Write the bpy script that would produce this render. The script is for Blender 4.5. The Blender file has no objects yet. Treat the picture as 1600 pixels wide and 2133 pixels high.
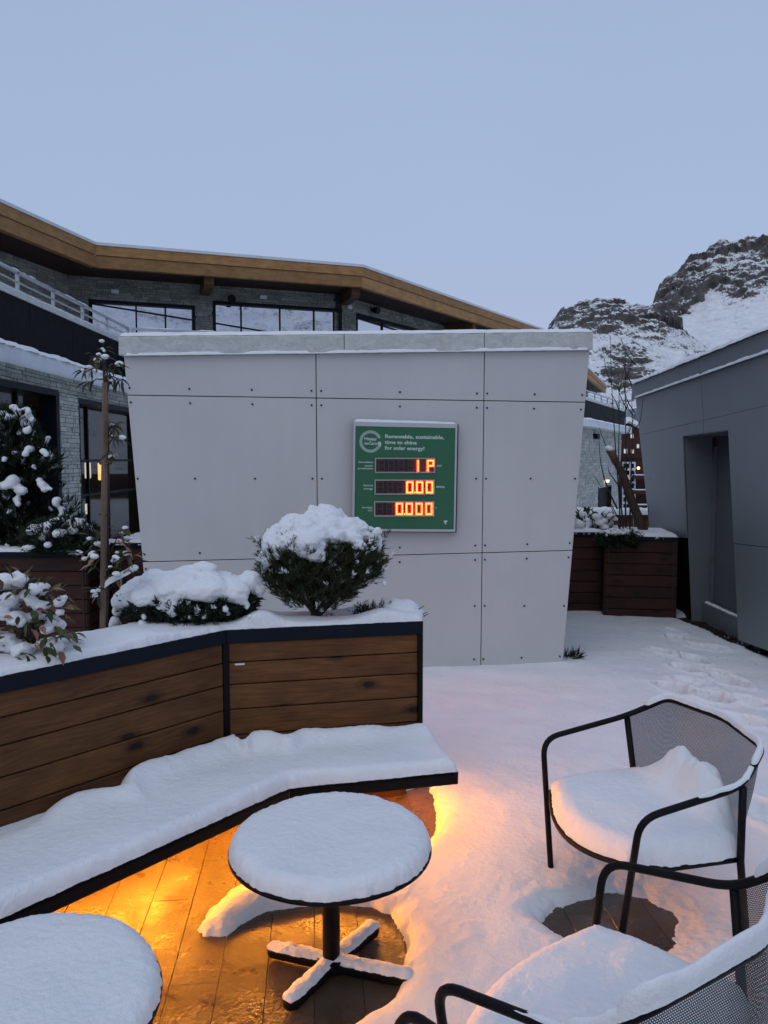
import bpy, bmesh, math, random
import numpy as np
from mathutils import Vector, Matrix

SC = bpy.context.scene
COL = SC.collection
random.seed(7)
RNG = np.random.default_rng(7)

# ------------------------------------------------------------------ camera
HC = 1.80                      # eye height
PITCH = math.radians(4.02)
FPX, CX, CY = 1602.0, 800.0, 1066.5
cam_d = bpy.data.cameras.new('camera')
cam = bpy.data.objects.new('camera', cam_d)
COL.objects.link(cam)
cam.location = (0, 0, HC)
cam.rotation_euler = (math.radians(90) - PITCH, 0, 0)
cam_d.sensor_fit = 'VERTICAL'
cam_d.sensor_height = 34.62
cam_d.lens = 34.62 * FPX / 2133.0
cam_d.clip_start = 0.02
cam_d.clip_end = 6000
SC.camera = cam

# ------------------------------------------------------------------ world, sun, exposure
W = bpy.data.worlds.new('World')
SC.world = W
W.use_nodes = True
nt = W.node_tree
nt.nodes.clear()
w_out = nt.nodes.new('ShaderNodeOutputWorld')
w_sky = nt.nodes.new('ShaderNodeTexSky')
w_sky.sky_type = 'NISHITA'
w_sky.sun_disc = False
w_sky.sun_elevation = math.radians(38)
w_sky.sun_rotation = math.radians(200)
w_b1 = nt.nodes.new('ShaderNodeBackground')
w_b1.inputs['Strength'].default_value = 0.05
nt.links.new(w_sky.outputs[0], w_b1.inputs['Color'])
# the closed cloud layer of the dusk sky
w_tc = nt.nodes.new('ShaderNodeTexCoord')
w_sep = nt.nodes.new('ShaderNodeSeparateXYZ')
nt.links.new(w_tc.outputs['Generated'], w_sep.inputs[0])
w_ramp = nt.nodes.new('ShaderNodeValToRGB')
w_ramp.color_ramp.elements[0].position = 0.0
w_ramp.color_ramp.elements[0].color = (0.455, 0.515, 0.71, 1)
w_ramp.color_ramp.elements[1].position = 0.75
w_ramp.color_ramp.elements[1].color = (0.345, 0.45, 0.665, 1)
e = w_ramp.color_ramp.elements.new(0.28)
e.color = (0.40, 0.505, 0.715, 1)
nt.links.new(w_sep.outputs['Z'], w_ramp.inputs['Fac'])
w_n = nt.nodes.new('ShaderNodeTexNoise')
w_n.inputs['Scale'].default_value = 1.6
w_n.inputs['Detail'].default_value = 3
nt.links.new(w_tc.outputs['Generated'], w_n.inputs['Vector'])
w_mr = nt.nodes.new('ShaderNodeMapRange')
w_mr.inputs['To Min'].default_value = 0.95
w_mr.inputs['To Max'].default_value = 1.05
nt.links.new(w_n.outputs['Fac'], w_mr.inputs['Value'])
w_b2 = nt.nodes.new('ShaderNodeBackground')
nt.links.new(w_ramp.outputs[0], w_b2.inputs['Color'])
nt.links.new(w_mr.outputs[0], w_b2.inputs['Strength'])
w_mix = nt.nodes.new('ShaderNodeMixShader')
w_mix.inputs[0].default_value = 0.93
nt.links.new(w_b1.outputs[0], w_mix.inputs[1])
nt.links.new(w_b2.outputs[0], w_mix.inputs[2])
nt.links.new(w_mix.outputs[0], w_out.inputs['Surface'])

sun_d = bpy.data.lights.new('sun', 'SUN')
sun_d.energy = 0.65
sun_d.angle = math.radians(60)
sun_d.color = (1.0, 0.945, 0.90)
sun = bpy.data.objects.new('sun', sun_d)
COL.objects.link(sun)
sun.rotation_euler = (math.radians(40), 0, math.radians(-25))

SC.view_settings.view_transform = 'Standard'
SC.view_settings.look = 'None'
SC.view_settings.exposure = 0.0
SC.view_settings.gamma = 1.0
SC.view_settings.use_curve_mapping = False
SC.cycles.use_denoising = True
SC.cycles.max_bounces = 8
SC.cycles.transparent_max_bounces = 16
SC.cycles.sample_clamp_indirect = 6

# ------------------------------------------------------------------ geometry helpers
V3 = lambda *a: np.array(a, float)
FW = V3(0, math.cos(PITCH), -math.sin(PITCH))
UP = V3(0, math.sin(PITCH), math.cos(PITCH))
RT = V3(1, 0, 0)
CAM = V3(0, 0, HC)


def ray(x, y):
    return FW + (x - CX) / FPX * RT - (y - CY) / FPX * UP


def atz(x, y, z):
    d = ray(x, y)
    return CAM + (z - HC) / d[2] * d


def aty(x, y, Y):
    d = ray(x, y)
    return CAM + Y / d[1] * d


def unit(v):
    v = np.asarray(v, float)
    return v / np.linalg.norm(v)


class Plane:
    """a wall plane: point, horizontal direction to the right, upward direction; n faces the terrace"""
    def __init__(s, p, r, u, flip=False):
        s.p = np.asarray(p, float); s.r = unit(r); s.u = unit(u)
        s.n = unit(np.cross(s.r, s.u))
        if flip: s.n = -s.n

    def hit(s, x, y, off=0.0):
        d = ray(x, y)
        q = s.p + s.n * off
        return CAM + np.dot(q - CAM, s.n) / np.dot(d, s.n) * d


def hash3(ix, iy, iz):
    h = (ix.astype(np.int64) * 374761393 + iy.astype(np.int64) * 668265263 + iz.astype(np.int64) * 2147483647 % 1274126177) & 0xffffffff
    h = ((h ^ (h >> 13)) * 1274126177) & 0xffffffff
    h = ((h ^ (h >> 16)) * 2246822519) & 0xffffffff
    h = h ^ (h >> 15)
    return (h & 0xffffff) / float(0xffffff)


def vnoise(P):
    P = np.asarray(P, float)
    i = np.floor(P).astype(np.int64); f = P - i
    f = f * f * f * (f * (f * 6 - 15) + 10)
    o = 0
    for dx in (0, 1):
        for dy in (0, 1):
            for dz in (0, 1):
                w = (f[..., 0] if dx else 1 - f[..., 0]) * (f[..., 1] if dy else 1 - f[..., 1]) * (f[..., 2] if dz else 1 - f[..., 2])
                o = o + w * hash3(i[..., 0] + dx, i[..., 1] + dy, i[..., 2] + dz * 7919)
    return o * 2 - 1


def fbm(P, sc, octs=4, gain=0.5, ridged=False):
    P = np.asarray(P, float) * sc
    a, s, t = 1.0, 0.0, 0.0
    for k in range(octs):
        n = vnoise(P + 17.3 * k)
        if ridged: n = 1 - 2 * np.abs(n)
        s = s + a * n; t += a; a *= gain; P = P * 2.03
    return s / t


def P2(x, y, z=0.0):
    return np.stack([x, y, np.full_like(x, z)], -1)


ORG = {}          # world origin of every root (and of its parts)


def org(o):
    return ORG.get(o.name, np.zeros(3)) if o is not None else np.zeros(3)


def tag(o, label=None, cat=None, group=None, kind=None):
    if label: o['label'] = label
    if cat: o['category'] = cat
    if group: o['group'] = group
    if kind: o['kind'] = kind
    return o


def thing(name, label, cat, loc=(0, 0, 0), group=None, kind=None, rz=0.0):
    o = bpy.data.objects.new(name, None)
    COL.objects.link(o)
    o.empty_display_size = 0.1
    o.location = loc
    o.rotation_euler = (0, 0, rz)
    ORG[o.name] = np.asarray(loc, float)
    return tag(o, label, cat, group, kind)


def mk(name, verts, faces, mat, parent=None, smooth=False, local=False, uv=None, attrs=None, auto=None):
    v = np.asarray(verts, float).reshape(-1, 3)
    if parent is not None and not local:
        v = v - org(parent)
    me = bpy.data.meshes.new(name)
    me.from_pydata([tuple(q) for q in v] if len(v) < 20000 else v.tolist(), [], faces if isinstance(faces, list) else faces.tolist())
    if mat is not None: me.materials.append(mat)
    if smooth:
        me.polygons.foreach_set('use_smooth', [True] * len(me.polygons))
    if uv is not None:
        l = me.uv_layers.new(name='UVMap')
        idx = np.empty(len(me.loops), int)
        me.loops.foreach_get('vertex_index', idx)
        l.data.foreach_set('uv', np.asarray(uv, float)[idx].ravel())
    if attrs:
        for k, a in attrs.items():
            at = me.attributes.new(k, 'FLOAT', 'POINT')
            at.data.foreach_set('value', np.asarray(a, float))
    me.update()
    o = bpy.data.objects.new(name, me)
    COL.objects.link(o)
    if parent is not None:
        o.parent = parent
        ORG[o.name] = org(parent)
    return o


def inst(src, parent, mat4, name=None):
    o = bpy.data.objects.new(name or src.name.split('.')[0], src if isinstance(src, bpy.types.Mesh) else src.data)
    COL.objects.link(o)
    o.parent = parent
    o.matrix_local = mat4
    return o


class MB:
    """collects simple shapes into one mesh"""
    def __init__(s):
        s.v = []; s.f = []; s.uv = []

    def add(s, v, f, uv=None):
        b = len(s.v)
        s.v += [tuple(q) for q in v]
        s.uv += list(uv) if uv is not None else [(q[0], q[2]) for q in v]
        s.f += [tuple(b + i for i in q) for q in f]

    def hexa(s, q, n, t, uv=None):
        """a quad q pushed t along n into a slab (q stays as the back face)"""
        a = [np.asarray(p, float) for p in q]
        b = [p + np.asarray(n) * t for p in a]
        if np.dot(np.cross(a[1] - a[0], a[2] - a[0]), n) < 0:
            a = a[::-1]; b = b[::-1]
            if uv is not None: uv = list(uv)[::-1]
        k = len(a)
        s.add(a + b, [tuple(range(k))[::-1], tuple(range(k, 2 * k))] + [(i, (i + 1) % k, k + (i + 1) % k, k + i) for i in range(k)],
              (list(uv) * 2) if uv is not None else None)

    def box(s, c, ax, half):
        """box with centre, three axes and half sizes"""
        c = np.asarray(c, float); X, Y, Z = [np.asarray(a, float) * h for a, h in zip(ax, half)]
        v = [c + i * X + j * Y + k * Z for k in (-1, 1) for j in (-1, 1) for i in (-1, 1)]
        s.add(v, [(0, 2, 3, 1), (4, 5, 7, 6), (0, 1, 5, 4), (2, 6, 7, 3), (0, 4, 6, 2), (1, 3, 7, 5)])

    def beam(s, a, b, w, h, up=(0, 0, 1)):
        a = np.asarray(a, float); b = np.asarray(b, float)
        d = unit(b - a); r = unit(np.cross(d, up)); u = np.cross(r, d)
        s.box((a + b) / 2, (d, r, u), (np.linalg.norm(b - a) / 2, w / 2, h / 2))

    def tube(s, pts, rad, n=8, cap=True):
        P = [np.asarray(p, float) for p in pts]
        R = rad if hasattr(rad, '__len__') else [rad] * len(P)
        base = len(s.v)
        T = [unit((P[min(i + 1, len(P) - 1)] - P[max(i - 1, 0)])) for i in range(len(P))]
        ref = V3(0, 0, 1) if abs(T[0][2]) < .9 else V3(1, 0, 0)
        nrm = unit(np.cross(T[0], ref))
        vs = []
        for i, p in enumerate(P):
            nrm = unit(nrm - T[i] * np.dot(nrm, T[i])); bi = np.cross(T[i], nrm)
            for k in range(n):
                a = 2 * math.pi * k / n
                vs.append(p + R[i] * (math.cos(a) * nrm + math.sin(a) * bi))
        fs = []
        for i in range(len(P) - 1):
            for k in range(n):
                fs.append((i * n + k, i * n + (k + 1) % n, (i + 1) * n + (k + 1) % n, (i + 1) * n + k))
        if cap:
            fs.append(tuple(range(n))[::-1]); fs.append(tuple((len(P) - 1) * n + k for k in range(n)))
        s.add(vs, fs)

    def build(s, name, mat, parent=None, smooth=False, local=False, uv=True):
        return mk(name, s.v, s.f, mat, parent, smooth, local, s.uv if uv else None)


def bevel(o, w=0.004, seg=2):
    m = o.modifiers.new('bevel', 'BEVEL')
    m.width = w; m.segments = seg; m.limit_method = 'ANGLE'; m.angle_limit = math.radians(40)
    return o


def roundpath(P, r, n=5):
    """polyline with its inner corners rounded"""
    P = [np.asarray(p, float) for p in P]
    out = [P[0]]
    for i in range(1, len(P) - 1):
        a, b, c = P[i - 1], P[i], P[i + 1]
        rr = min(r, .45 * np.linalg.norm(a - b), .45 * np.linalg.norm(c - b))
        p, q = b + unit(a - b) * rr, b + unit(c - b) * rr
        for k in range(n + 1):
            t = k / n
            out.append((1 - t) ** 2 * p + 2 * t * (1 - t) * b + t * t * q)
    out.append(P[-1])
    return out


def evalmesh(o):
    dg = bpy.context.evaluated_depsgraph_get()
    dg.update()
    return bpy.data.meshes.new_from_object(o.evaluated_get(dg))


def polysd(x, y, poly):
    """signed distance to a polygon (positive inside) and the nearest boundary point"""
    P = np.asarray(poly, float)[:, :2]
    best = np.full(x.shape, 1e9); bx = np.zeros_like(x); by = np.zeros_like(x)
    ins = np.zeros(x.shape, bool)
    for i in range(len(P)):
        a, b = P[i], P[(i + 1) % len(P)]
        d = b - a
        t = np.clip(((x - a[0]) * d[0] + (y - a[1]) * d[1]) / max(d @ d, 1e-12), 0, 1)
        qx, qy = a[0] + t * d[0], a[1] + t * d[1]
        ds = np.hypot(x - qx, y - qy)
        m = ds < best
        best = np.where(m, ds, best); bx = np.where(m, qx, bx); by = np.where(m, qy, by)
        c = ((a[1] > y) != (b[1] > y))
        with np.errstate(divide='ignore', invalid='ignore'):
            xi = (b[0] - a[0]) * (y - a[1]) / (b[1] - a[1]) + a[0]
        ins ^= c & (x < xi)
    return np.where(ins, best, -best), bx, by


def gridfaces(nx, ny, keep=None):
    i = np.arange(nx * ny).reshape(ny, nx)
    q = np.stack([i[:-1, :-1], i[:-1, 1:], i[1:, 1:], i[1:, :-1]], -1).reshape(-1, 4)
    if keep is not None:
        q = q[keep[q].any(1)]
    return q


def compact(v, f):
    u, inv = np.unique(f, return_inverse=True)
    return v[u], inv.reshape(f.shape), u


def patch(name, poly, z0, T, edge, mat, parent, res=0.012, amp=0.012, nsc=5.0, rag=0.006, base=0.0, hfun=None, local=False, seed=0.0, tilt=None):
    """a blanket of snow lying on a polygon: rounded rim, uneven top, ragged outline"""
    P = np.asarray(poly, float)[:, :2]
    x0, y0 = P.min(0) - .03; x1, y1 = P.max(0) + .03
    xs = np.arange(x0, x1 + res, res); ys = np.arange(y0, y1 + res, res)
    X, Y = np.meshgrid(xs, ys)
    x, y = X.ravel(), Y.ravel()
    sd, bx, by = polysd(x, y, P)
    rg = rag * (fbm(P2(x, y, seed), 60, 2) + .8 * fbm(P2(x, y, seed + 3), 14, 2))
    sd2 = sd + rg
    inside = sd2 > 0
    t = np.clip(sd2 / edge, 0, 1)
    prof = np.sqrt(np.clip(1 - (1 - t) ** 2, 0, 1))
    h = T * prof * (1 + 0 * x) + amp * prof * fbm(P2(x, y, seed), nsc, 3)
    h += .0022 * prof * fbm(P2(x, y, seed), 110, 2)
    if hfun is not None: h = hfun(x, y, sd2, h, prof)
    f = gridfaces(len(xs), len(ys), inside)
    # vertices just outside slide back to the outline
    k = np.where(inside, 0, 1)
    with np.errstate(invalid='ignore', divide='ignore'):
        gx, gy = (bx - x), (by - y)
    L = np.hypot(gx, gy) + 1e-9
    sgn = np.where(sd > 0, -1, 1)
    mv = np.clip(-sd2, 0, .03)
    x = np.where(k == 1, x + sgn * gx / L * mv, x); y = np.where(k == 1, y + sgn * gy / L * mv, y)
    z = np.where(inside, z0 + np.maximum(h, 0.0006), z0 - base)
    if tilt is not None: z = z + tilt(x, y)
    v = np.stack([x, y, z], -1)
    v, f, _ = compact(v, f)
    return mk(name, v, f.tolist(), mat, parent, True, local)


_ICO = {}


def ico(sub):
    if sub not in _ICO:
        bm = bmesh.new()
        bmesh.ops.create_icosphere(bm, subdivisions=sub, radius=1)
        _ICO[sub] = (np.array([v.co[:] for v in bm.verts]), np.array([[v.index for v in f.verts] for f in bm.faces]))
        bm.free()
    return _ICO[sub]


def blob(name, balls, voxel, mat, parent, local=False, rough=0.004, nsc=30, smooth=3):
    """one lumpy body of snow grown together from many flattened balls (x,y,z,rx,ry,rz)"""
    iv, fi = ico(2)
    V, Fs = [], []
    for k, b in enumerate(balls):
        V.append(iv * np.array(b[3:6]) + np.array(b[:3])); Fs.append(fi + k * len(iv))
    o = mk(name, np.concatenate(V), np.concatenate(Fs).tolist(), mat, None)
    m = o.modifiers.new('r', 'REMESH'); m.mode = 'VOXEL'; m.voxel_size = voxel
    m2 = o.modifiers.new('s', 'SMOOTH'); m2.iterations = smooth; m2.factor = .6
    me = evalmesh(o)
    n = len(me.vertices)
    v = np.empty(n * 3); me.vertices.foreach_get('co', v); v = v.reshape(-1, 3)
    nr = np.empty(n * 3); me.vertices.foreach_get('normal', nr); nr = nr.reshape(-1, 3)
    v = v + nr * (rough * (fbm(v, nsc, 3) + .35 * fbm(v, nsc * 4, 2)))[:, None]
    if parent is not None and not local: v = v - org(parent)
    me.vertices.foreach_set('co', v.ravel())
    me.polygons.foreach_set('use_smooth', [True] * len(me.polygons))
    if not me.materials: me.materials.append(mat)
    me.update()
    old = o.data
    o.modifiers.clear()
    o.data = me
    bpy.data.meshes.remove(old)
    me.name = name
    if parent is not None:
        o.parent = parent; ORG[o.name] = org(parent)
    return o


def ridge(name, pts, w, h, mat, parent, local=False, step=0.012, seed=0.0, lift=0.0, taper=True, hole=0.0):
    """snow lying along a rail: half-round section with an uneven height"""
    P = [np.asarray(p, float) for p in pts]
    Q = [P[0]]
    for a, b in zip(P[:-1], P[1:]):
        n = max(1, int(np.linalg.norm(b - a) / step))
        Q += [a + (b - a) * (k + 1) / n for k in range(n)]
    Q = np.array(Q); n = len(Q); m = 9
    ww = w * (1 + .22 * fbm(Q + seed, 14, 3)); hh = h * (1 + .45 * fbm(Q + seed + 5, 9, 3))
    if hole: hh = hh * np.clip((fbm(Q + seed + 9, 6, 2) + hole) * 5, 0.02, 1)
    if taper:
        k = np.minimum(np.arange(n), np.arange(n)[::-1]) / max(1, .035 / step)
        tp = np.sqrt(np.clip(1 - (1 - np.clip(k, 0, 1)) ** 2, 0, 1)); hh = hh * tp; ww = ww * (.25 + .75 * tp)
    vs = []
    for i in range(n):
        d = unit((Q[min(i + 1, n - 1)] - Q[max(i - 1, 0)]) * V3(1, 1, 0.0001)); r = V3(d[1], -d[0], 0)
        for k in range(m):
            a = math.pi * k / (m - 1)
            c = math.cos(a)
            vs.append(Q[i] + r * ww[i] / 2 * c + V3(0, 0, lift + hh[i] * math.sin(a) ** .7 - (.006 if k in (0, m - 1) else 0)))
    vs = np.array(vs)
    vs[:, 2] += .0015 * fbm(vs, 120, 2)
    fs = [(i * m + k, i * m + k + 1, (i + 1) * m + k + 1, (i + 1) * m + k) for i in range(n - 1) for k in range(m - 1)]
    fs += [tuple(range(m))[::-1], tuple((n - 1) * m + k for k in range(m))]
    return mk(name, vs, fs, mat, parent, True, local)


# ------------------------------------------------------------------ materials
class NT:
    def __init__(s, name):
        s.m = bpy.data.materials.new(name); s.m.use_nodes = True
        s.t = s.m.node_tree; s.b = s.t.nodes['Principled BSDF']; s.out = s.t.nodes['Material Output']

    def n(s, typ, **kw):
        o = s.t.nodes.new(typ)
        for k, v in kw.items():
            if k in o.inputs: o.inputs[k].default_value = v
            else: setattr(o, k, v)
        return o

    def l(s, a, b):
        s.t.links.new(a, b)

    def noise(s, vec, scale, detail=4, rough=.55, stretch=None, dist=0.0):
        if stretch is not None:
            mp = s.n('ShaderNodeMapping'); mp.inputs['Scale'].default_value = stretch
            s.l(vec, mp.inputs['Vector']); vec = mp.outputs[0]
        t = s.n('ShaderNodeTexNoise', Scale=scale, Detail=detail, Roughness=rough, Distortion=dist)
        s.l(vec, t.inputs['Vector'])
        return t.outputs['Fac']

    def ramp(s, fac, stops):
        r = s.n('ShaderNodeValToRGB')
        el = r.color_ramp.elements
        while len(el) < len(stops): el.new(.5)
        for e_, (p, c) in zip(el, stops):
            e_.position = p; e_.color = (c[0], c[1], c[2], 1) if hasattr(c, '__len__') else (c, c, c, 1)
        s.l(fac, r.inputs['Fac'])
        return r.outputs['Color']

    def math(s, op, a, b=None):
        o = s.n('ShaderNodeMath', operation=op)
        for i, x in enumerate((a, b)):
            if x is None: continue
            if isinstance(x, (int, float)): o.inputs[i].default_value = x
            else: s.l(x, o.inputs[i])
        return o.outputs[0]

    def mix(s, fac, a, b, mode='MIX'):
        o = s.n('ShaderNodeMixRGB', blend_type=mode)
        for i, x in ((0, fac), (1, a), (2, b)):
            if isinstance(x, (int, float)): o.inputs[i].default_value = x
            elif isinstance(x, tuple): o.inputs[i].default_value = (*x, 1)
            else: s.l(x, o.inputs[i])
        return o.outputs[0]

    def bump(s, h, strength=.3, dist=.01, normal=None):
        o = s.n('ShaderNodeBump'); o.inputs['Strength'].default_value = strength; o.inputs['Distance'].default_value = dist
        s.l(h, o.inputs['Height'])
        if normal is not None: s.l(normal, o.inputs['Normal'])
        s.l(o.outputs[0], s.b.inputs['Normal'])
        return o.outputs[0]

    def pos(s):
        return s.n('ShaderNodeNewGeometry').outputs['Position']

    def set(s, **kw):
        for k, v in kw.items():
            k = k.replace('_', ' ')
            i = s.b.inputs[k]
            if isinstance(v, (int, float)): i.default_value = v
            elif isinstance(v, tuple): i.default_value = (*v, 1)
            else: s.l(v, i)
        return s


def m_plain(name, col, rough=.5, metal=0.0, var=.15, scale=6, bump=0.0, bscale=60, spec=.5):
    q = NT(name); p = q.pos()
    f = q.noise(p, scale, 5)
    c = q.ramp(f, [(.25, tuple(x * (1 - var) for x in col)), (.75, tuple(min(1, x * (1 + var)) for x in col))])
    q.set(Base_Color=c, Metallic=metal)
    q.b.inputs['Specular IOR Level'].default_value = spec
    r = q.noise(p, scale * 3.1, 4)
    mr = q.n('ShaderNodeMapRange'); mr.inputs['To Min'].default_value = max(.03, rough - .1); mr.inputs['To Max'].default_value = min(1, rough + .1)
    q.l(r, mr.inputs['Value']); q.l(mr.outputs[0], q.b.inputs['Roughness'])
    if bump: q.bump(q.noise(p, bscale, 4), bump, .004)
    return q.m


def m_snow(name, coarse=1.0):
    q = NT(name); p = q.pos()
    big = q.noise(p, 3.2, 4); fine = q.noise(p, 240, 3, .7); mid = q.noise(p, 45, 4, .6)
    q.set(Base_Color=q.ramp(big, [(.3, (.77, .785, .805)), (.7, (.83, .84, .85))]), Roughness=.75)
    q.b.inputs['Specular IOR Level'].default_value = .25
    q.b.inputs['Subsurface Weight'].default_value = 0.0
    h = q.math('ADD', q.math('MULTIPLY', fine, .35), mid)
    q.bump(h, .6 * coarse, .012)
    return q.m


def m_wood(name, dark, light, knots=True, rough=.62, gsc=1.0):
    """planks: UV in metres, u along the board"""
    q = NT(name)
    uv = q.n('ShaderNodeUVMap').outputs[0]
    warp = q.noise(uv, 2.2, 3, .5, (1.2, 3, 1))
    vv = q.n('ShaderNodeVectorMath', operation='MULTIPLY_ADD')
    cmb = q.n('ShaderNodeCombineXYZ'); q.l(warp, cmb.inputs[1])
    q.l(cmb.outputs[0], vv.inputs[0]); vv.inputs[1].default_value = (0, .08, 0); q.l(uv, vv.inputs[2])
    gr = q.noise(vv.outputs[0], 9 * gsc, 6, .62, (.35, 9, 1), .6)
    fine = q.noise(vv.outputs[0], 60 * gsc, 3, .6, (.12, 6, 1))
    c = q.ramp(gr, [(.28, dark), (.48, tuple((a + b) / 2 for a, b in zip(dark, light))), (.72, light)])
    c = q.mix(.42, c, q.ramp(fine, [(.32, tuple(x * .5 for x in dark)), (.66, tuple(x * 1.15 for x in light))]), 'MIX')
    blot = q.noise(uv, 3.1, 4, .6, (1, 2.2, 1))
    c = q.mix(q.ramp(blot, [(.35, 0.55), (.62, 0.0)]), c, tuple(x * .55 for x in dark))
    if knots:
        mp = q.n('ShaderNodeMapping'); mp.inputs['Scale'].default_value = (3.0, 6.4, 1); q.l(uv, mp.inputs['Vector'])
        vo = q.n('ShaderNodeTexVoronoi', Scale=1.0, Randomness=1.0, voronoi_dimensions='2D'); q.l(mp.outputs[0], vo.inputs['Vector'])
        nz = q.noise(uv, 30, 3)
        d = q.math('ADD', vo.outputs['Distance'], q.math('MULTIPLY', nz, .10))
        k = q.ramp(d, [(.12, 1.0), (.17, 0.5), (.30, 0.0)])
        sp = q.n('ShaderNodeSeparateColor'); q.l(vo.outputs['Color'], sp.inputs[0])
        sel = q.math('GREATER_THAN', sp.outputs[0], .62)
        c = q.mix(q.math('MULTIPLY', k, sel), c, tuple(x * .22 for x in dark))
    oi = q.n('ShaderNodeObjectInfo')
    hs = q.n('ShaderNodeHueSaturation'); q.l(c, hs.inputs['Color'])
    mr = q.n('ShaderNodeMapRange'); mr.inputs['To Min'].default_value = .78; mr.inputs['To Max'].default_value = 1.18
    q.l(oi.outputs['Random'], mr.inputs['Value']); q.l(mr.outputs[0], hs.inputs['Value'])
    q.set(Base_Color=hs.outputs[0], Roughness=rough)
    q.b.inputs['Specular IOR Level'].default_value = .3
    q.bump(q.math('ADD', gr, q.math('MULTIPLY', fine, .5)), .35, .003)
    return q.m


def m_stone(name, dark, light):
    q = NT(name); p = q.pos()
    g = q.n('ShaderNodeNewGeometry')
    c = q.ramp(g.outputs['Random Per Island'], [(0, dark), (.5, tuple((a + b) * .45 for a, b in zip(dark, light))), (1, light)])
    f = q.noise(p, 22, 5, .65)
    c = q.mix(.55, c, q.ramp(f, [(.3, tuple(x * .5 for x in dark)), (.7, light)]), 'MIX')
    q.set(Base_Color=c, Roughness=.85)
    q.bump(f, .6, .012)
    return q.m


def m_leaf(name, c1, c2, rough=.5):
    q = NT(name)
    g = q.n('ShaderNodeNewGeometry'); oi = q.n('ShaderNodeObjectInfo')
    r = q.math('FRACT', q.math('ADD', g.outputs['Random Per Island'], oi.outputs['Random']))
    q.set(Base_Color=q.ramp(r, [(0, c1), (1, c2)]), Roughness=rough)
    q.b.inputs['Specular IOR Level'].default_value = .3
    return q.m


def m_emit(name, col, strength):
    q = NT(name)
    q.set(Base_Color=(0.02, 0.02, 0.02))
    q.b.inputs['Emission Color'].default_value = (*col, 1)
    q.b.inputs['Emission Strength'].default_value = strength
    return q.m


def m_glass(name, tint=(.02, .022, .028), refl=.75):
    """window pane: dark glass that mirrors the sky"""
    q = NT(name); p = q.pos()
    q.set(Base_Color=tint, Roughness=.03)
    q.b.inputs['IOR'].default_value = 1.5
    q.b.inputs['Specular IOR Level'].default_value = .5
    gl = q.n('ShaderNodeBsdfGlossy'); gl.inputs['Roughness'].default_value = .02
    gl.inputs['Color'].default_value = (.95, .95, 1, 1)
    mx = q.n('ShaderNodeMixShader'); mx.inputs[0].default_value = refl
    bp = q.n('ShaderNodeBump'); bp.inputs['Strength'].default_value = .02; bp.inputs['Distance'].default_value = .02
    q.l(q.noise(p, .8, 2), bp.inputs['Height']); q.l(bp.outputs[0], gl.inputs['Normal'])
    q.l(q.b.outputs[0], mx.inputs[1]); q.l(gl.outputs[0], mx.inputs[2]); q.l(mx.outputs[0], q.out.inputs['Surface'])
    return q.m


def m_clearglass(name):
    q = NT(name)
    tr = q.n('ShaderNodeBsdfTransparent'); tr.inputs['Color'].default_value = (.75, .77, .78, 1)
    gl = q.n('ShaderNodeBsdfGlossy'); gl.inputs['Roughness'].default_value = .02
    mx = q.n('ShaderNodeMixShader'); mx.inputs[0].default_value = .13
    q.l(tr.outputs[0], mx.inputs[1]); q.l(gl.outputs[0], mx.inputs[2]); q.l(mx.outputs[0], q.out.inputs['Surface'])
    return q.m


def m_mesh(name, pitch=.0062):
    """black perforated sheet: round holes in offset rows, UV in metres"""
    q = NT(name)
    uv = q.n('ShaderNodeUVMap').outputs[0]
    sp = q.n('ShaderNodeSeparateXYZ'); q.l(uv, sp.inputs[0])
    u = q.math('DIVIDE', sp.outputs[0], pitch); v = q.math('DIVIDE', sp.outputs[1], pitch * .87)
    row = q.math('FLOOR', v)
    u2 = q.math('ADD', u, q.math('MULTIPLY', q.math('PINGPONG', row, 1.0), .5))
    du = q.math('SUBTRACT', q.math('FRACT', u2), .5); dv = q.math('SUBTRACT', q.math('FRACT', v), .5)
    d2 = q.math('ADD', q.math('MULTIPLY', du, du), q.math('MULTIPLY', dv, dv))
    hole = q.math('GREATER_THAN', d2, .105)
    q.set(Base_Color=(.012, .013, .016), Roughness=.45, Alpha=hole)
    return q.m


M = {}
M['snow'] = m_snow('snow')
M['snow_far'] = m_snow('snow_far', .5)
M['frame'] = m_plain('black_powder_coat', (.0045, .005, .006), .5, 0, .2, 20, .15, 300, .14)
M['mesh'] = m_mesh('perforated_metal')
M['cap'] = m_plain('blue_grey_metal', (.006, .0105, .018), .5, 0, .12, 5, .08, 200, .12)
M['wood'] = m_wood('larch_planks', (.062, .022, .007), (.200, .082, .023))
M['wood_dark'] = m_wood('red_stained_planks', (.030, .0085, .0045), (.075, .023, .012))
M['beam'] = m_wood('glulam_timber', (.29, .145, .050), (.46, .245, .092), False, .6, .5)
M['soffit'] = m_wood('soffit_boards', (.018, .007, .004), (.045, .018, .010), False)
M['zinc'] = None
M['black_panel'] = m_plain('black_cladding', (.004, .0045, .007), .65, 0, .2, 3, 0, 60, .12)
M['white'] = m_plain('white_render', (.62, .64, .68), .7, 0, .1, 3)
M['stone'] = m_stone('ledger_stone', (.10, .108, .094), (.36, .375, .33))
M['stone_pale'] = m_stone('ledger_stone_pale', (.25, .26, .235), (.56, .57, .53))
M['mortar'] = m_plain('dark_joint', (.022, .023, .024), .9, 0, .2, 8)
M['win_frame'] = m_plain('dark_window_frame', (.006, .007, .013), .5, 0, .1, 5, 0, 60, .15)
M['glass'] = m_glass('mirror_glass')
M['clear'] = m_clearglass('shop_glass')
M['steel'] = m_plain('galvanised_rail', (.42, .44, .47), .35, .6, .1, 9)
M['rivet'] = m_plain('rivet', (.035, .035, .042), .4, .5, .1, 9)
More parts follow.
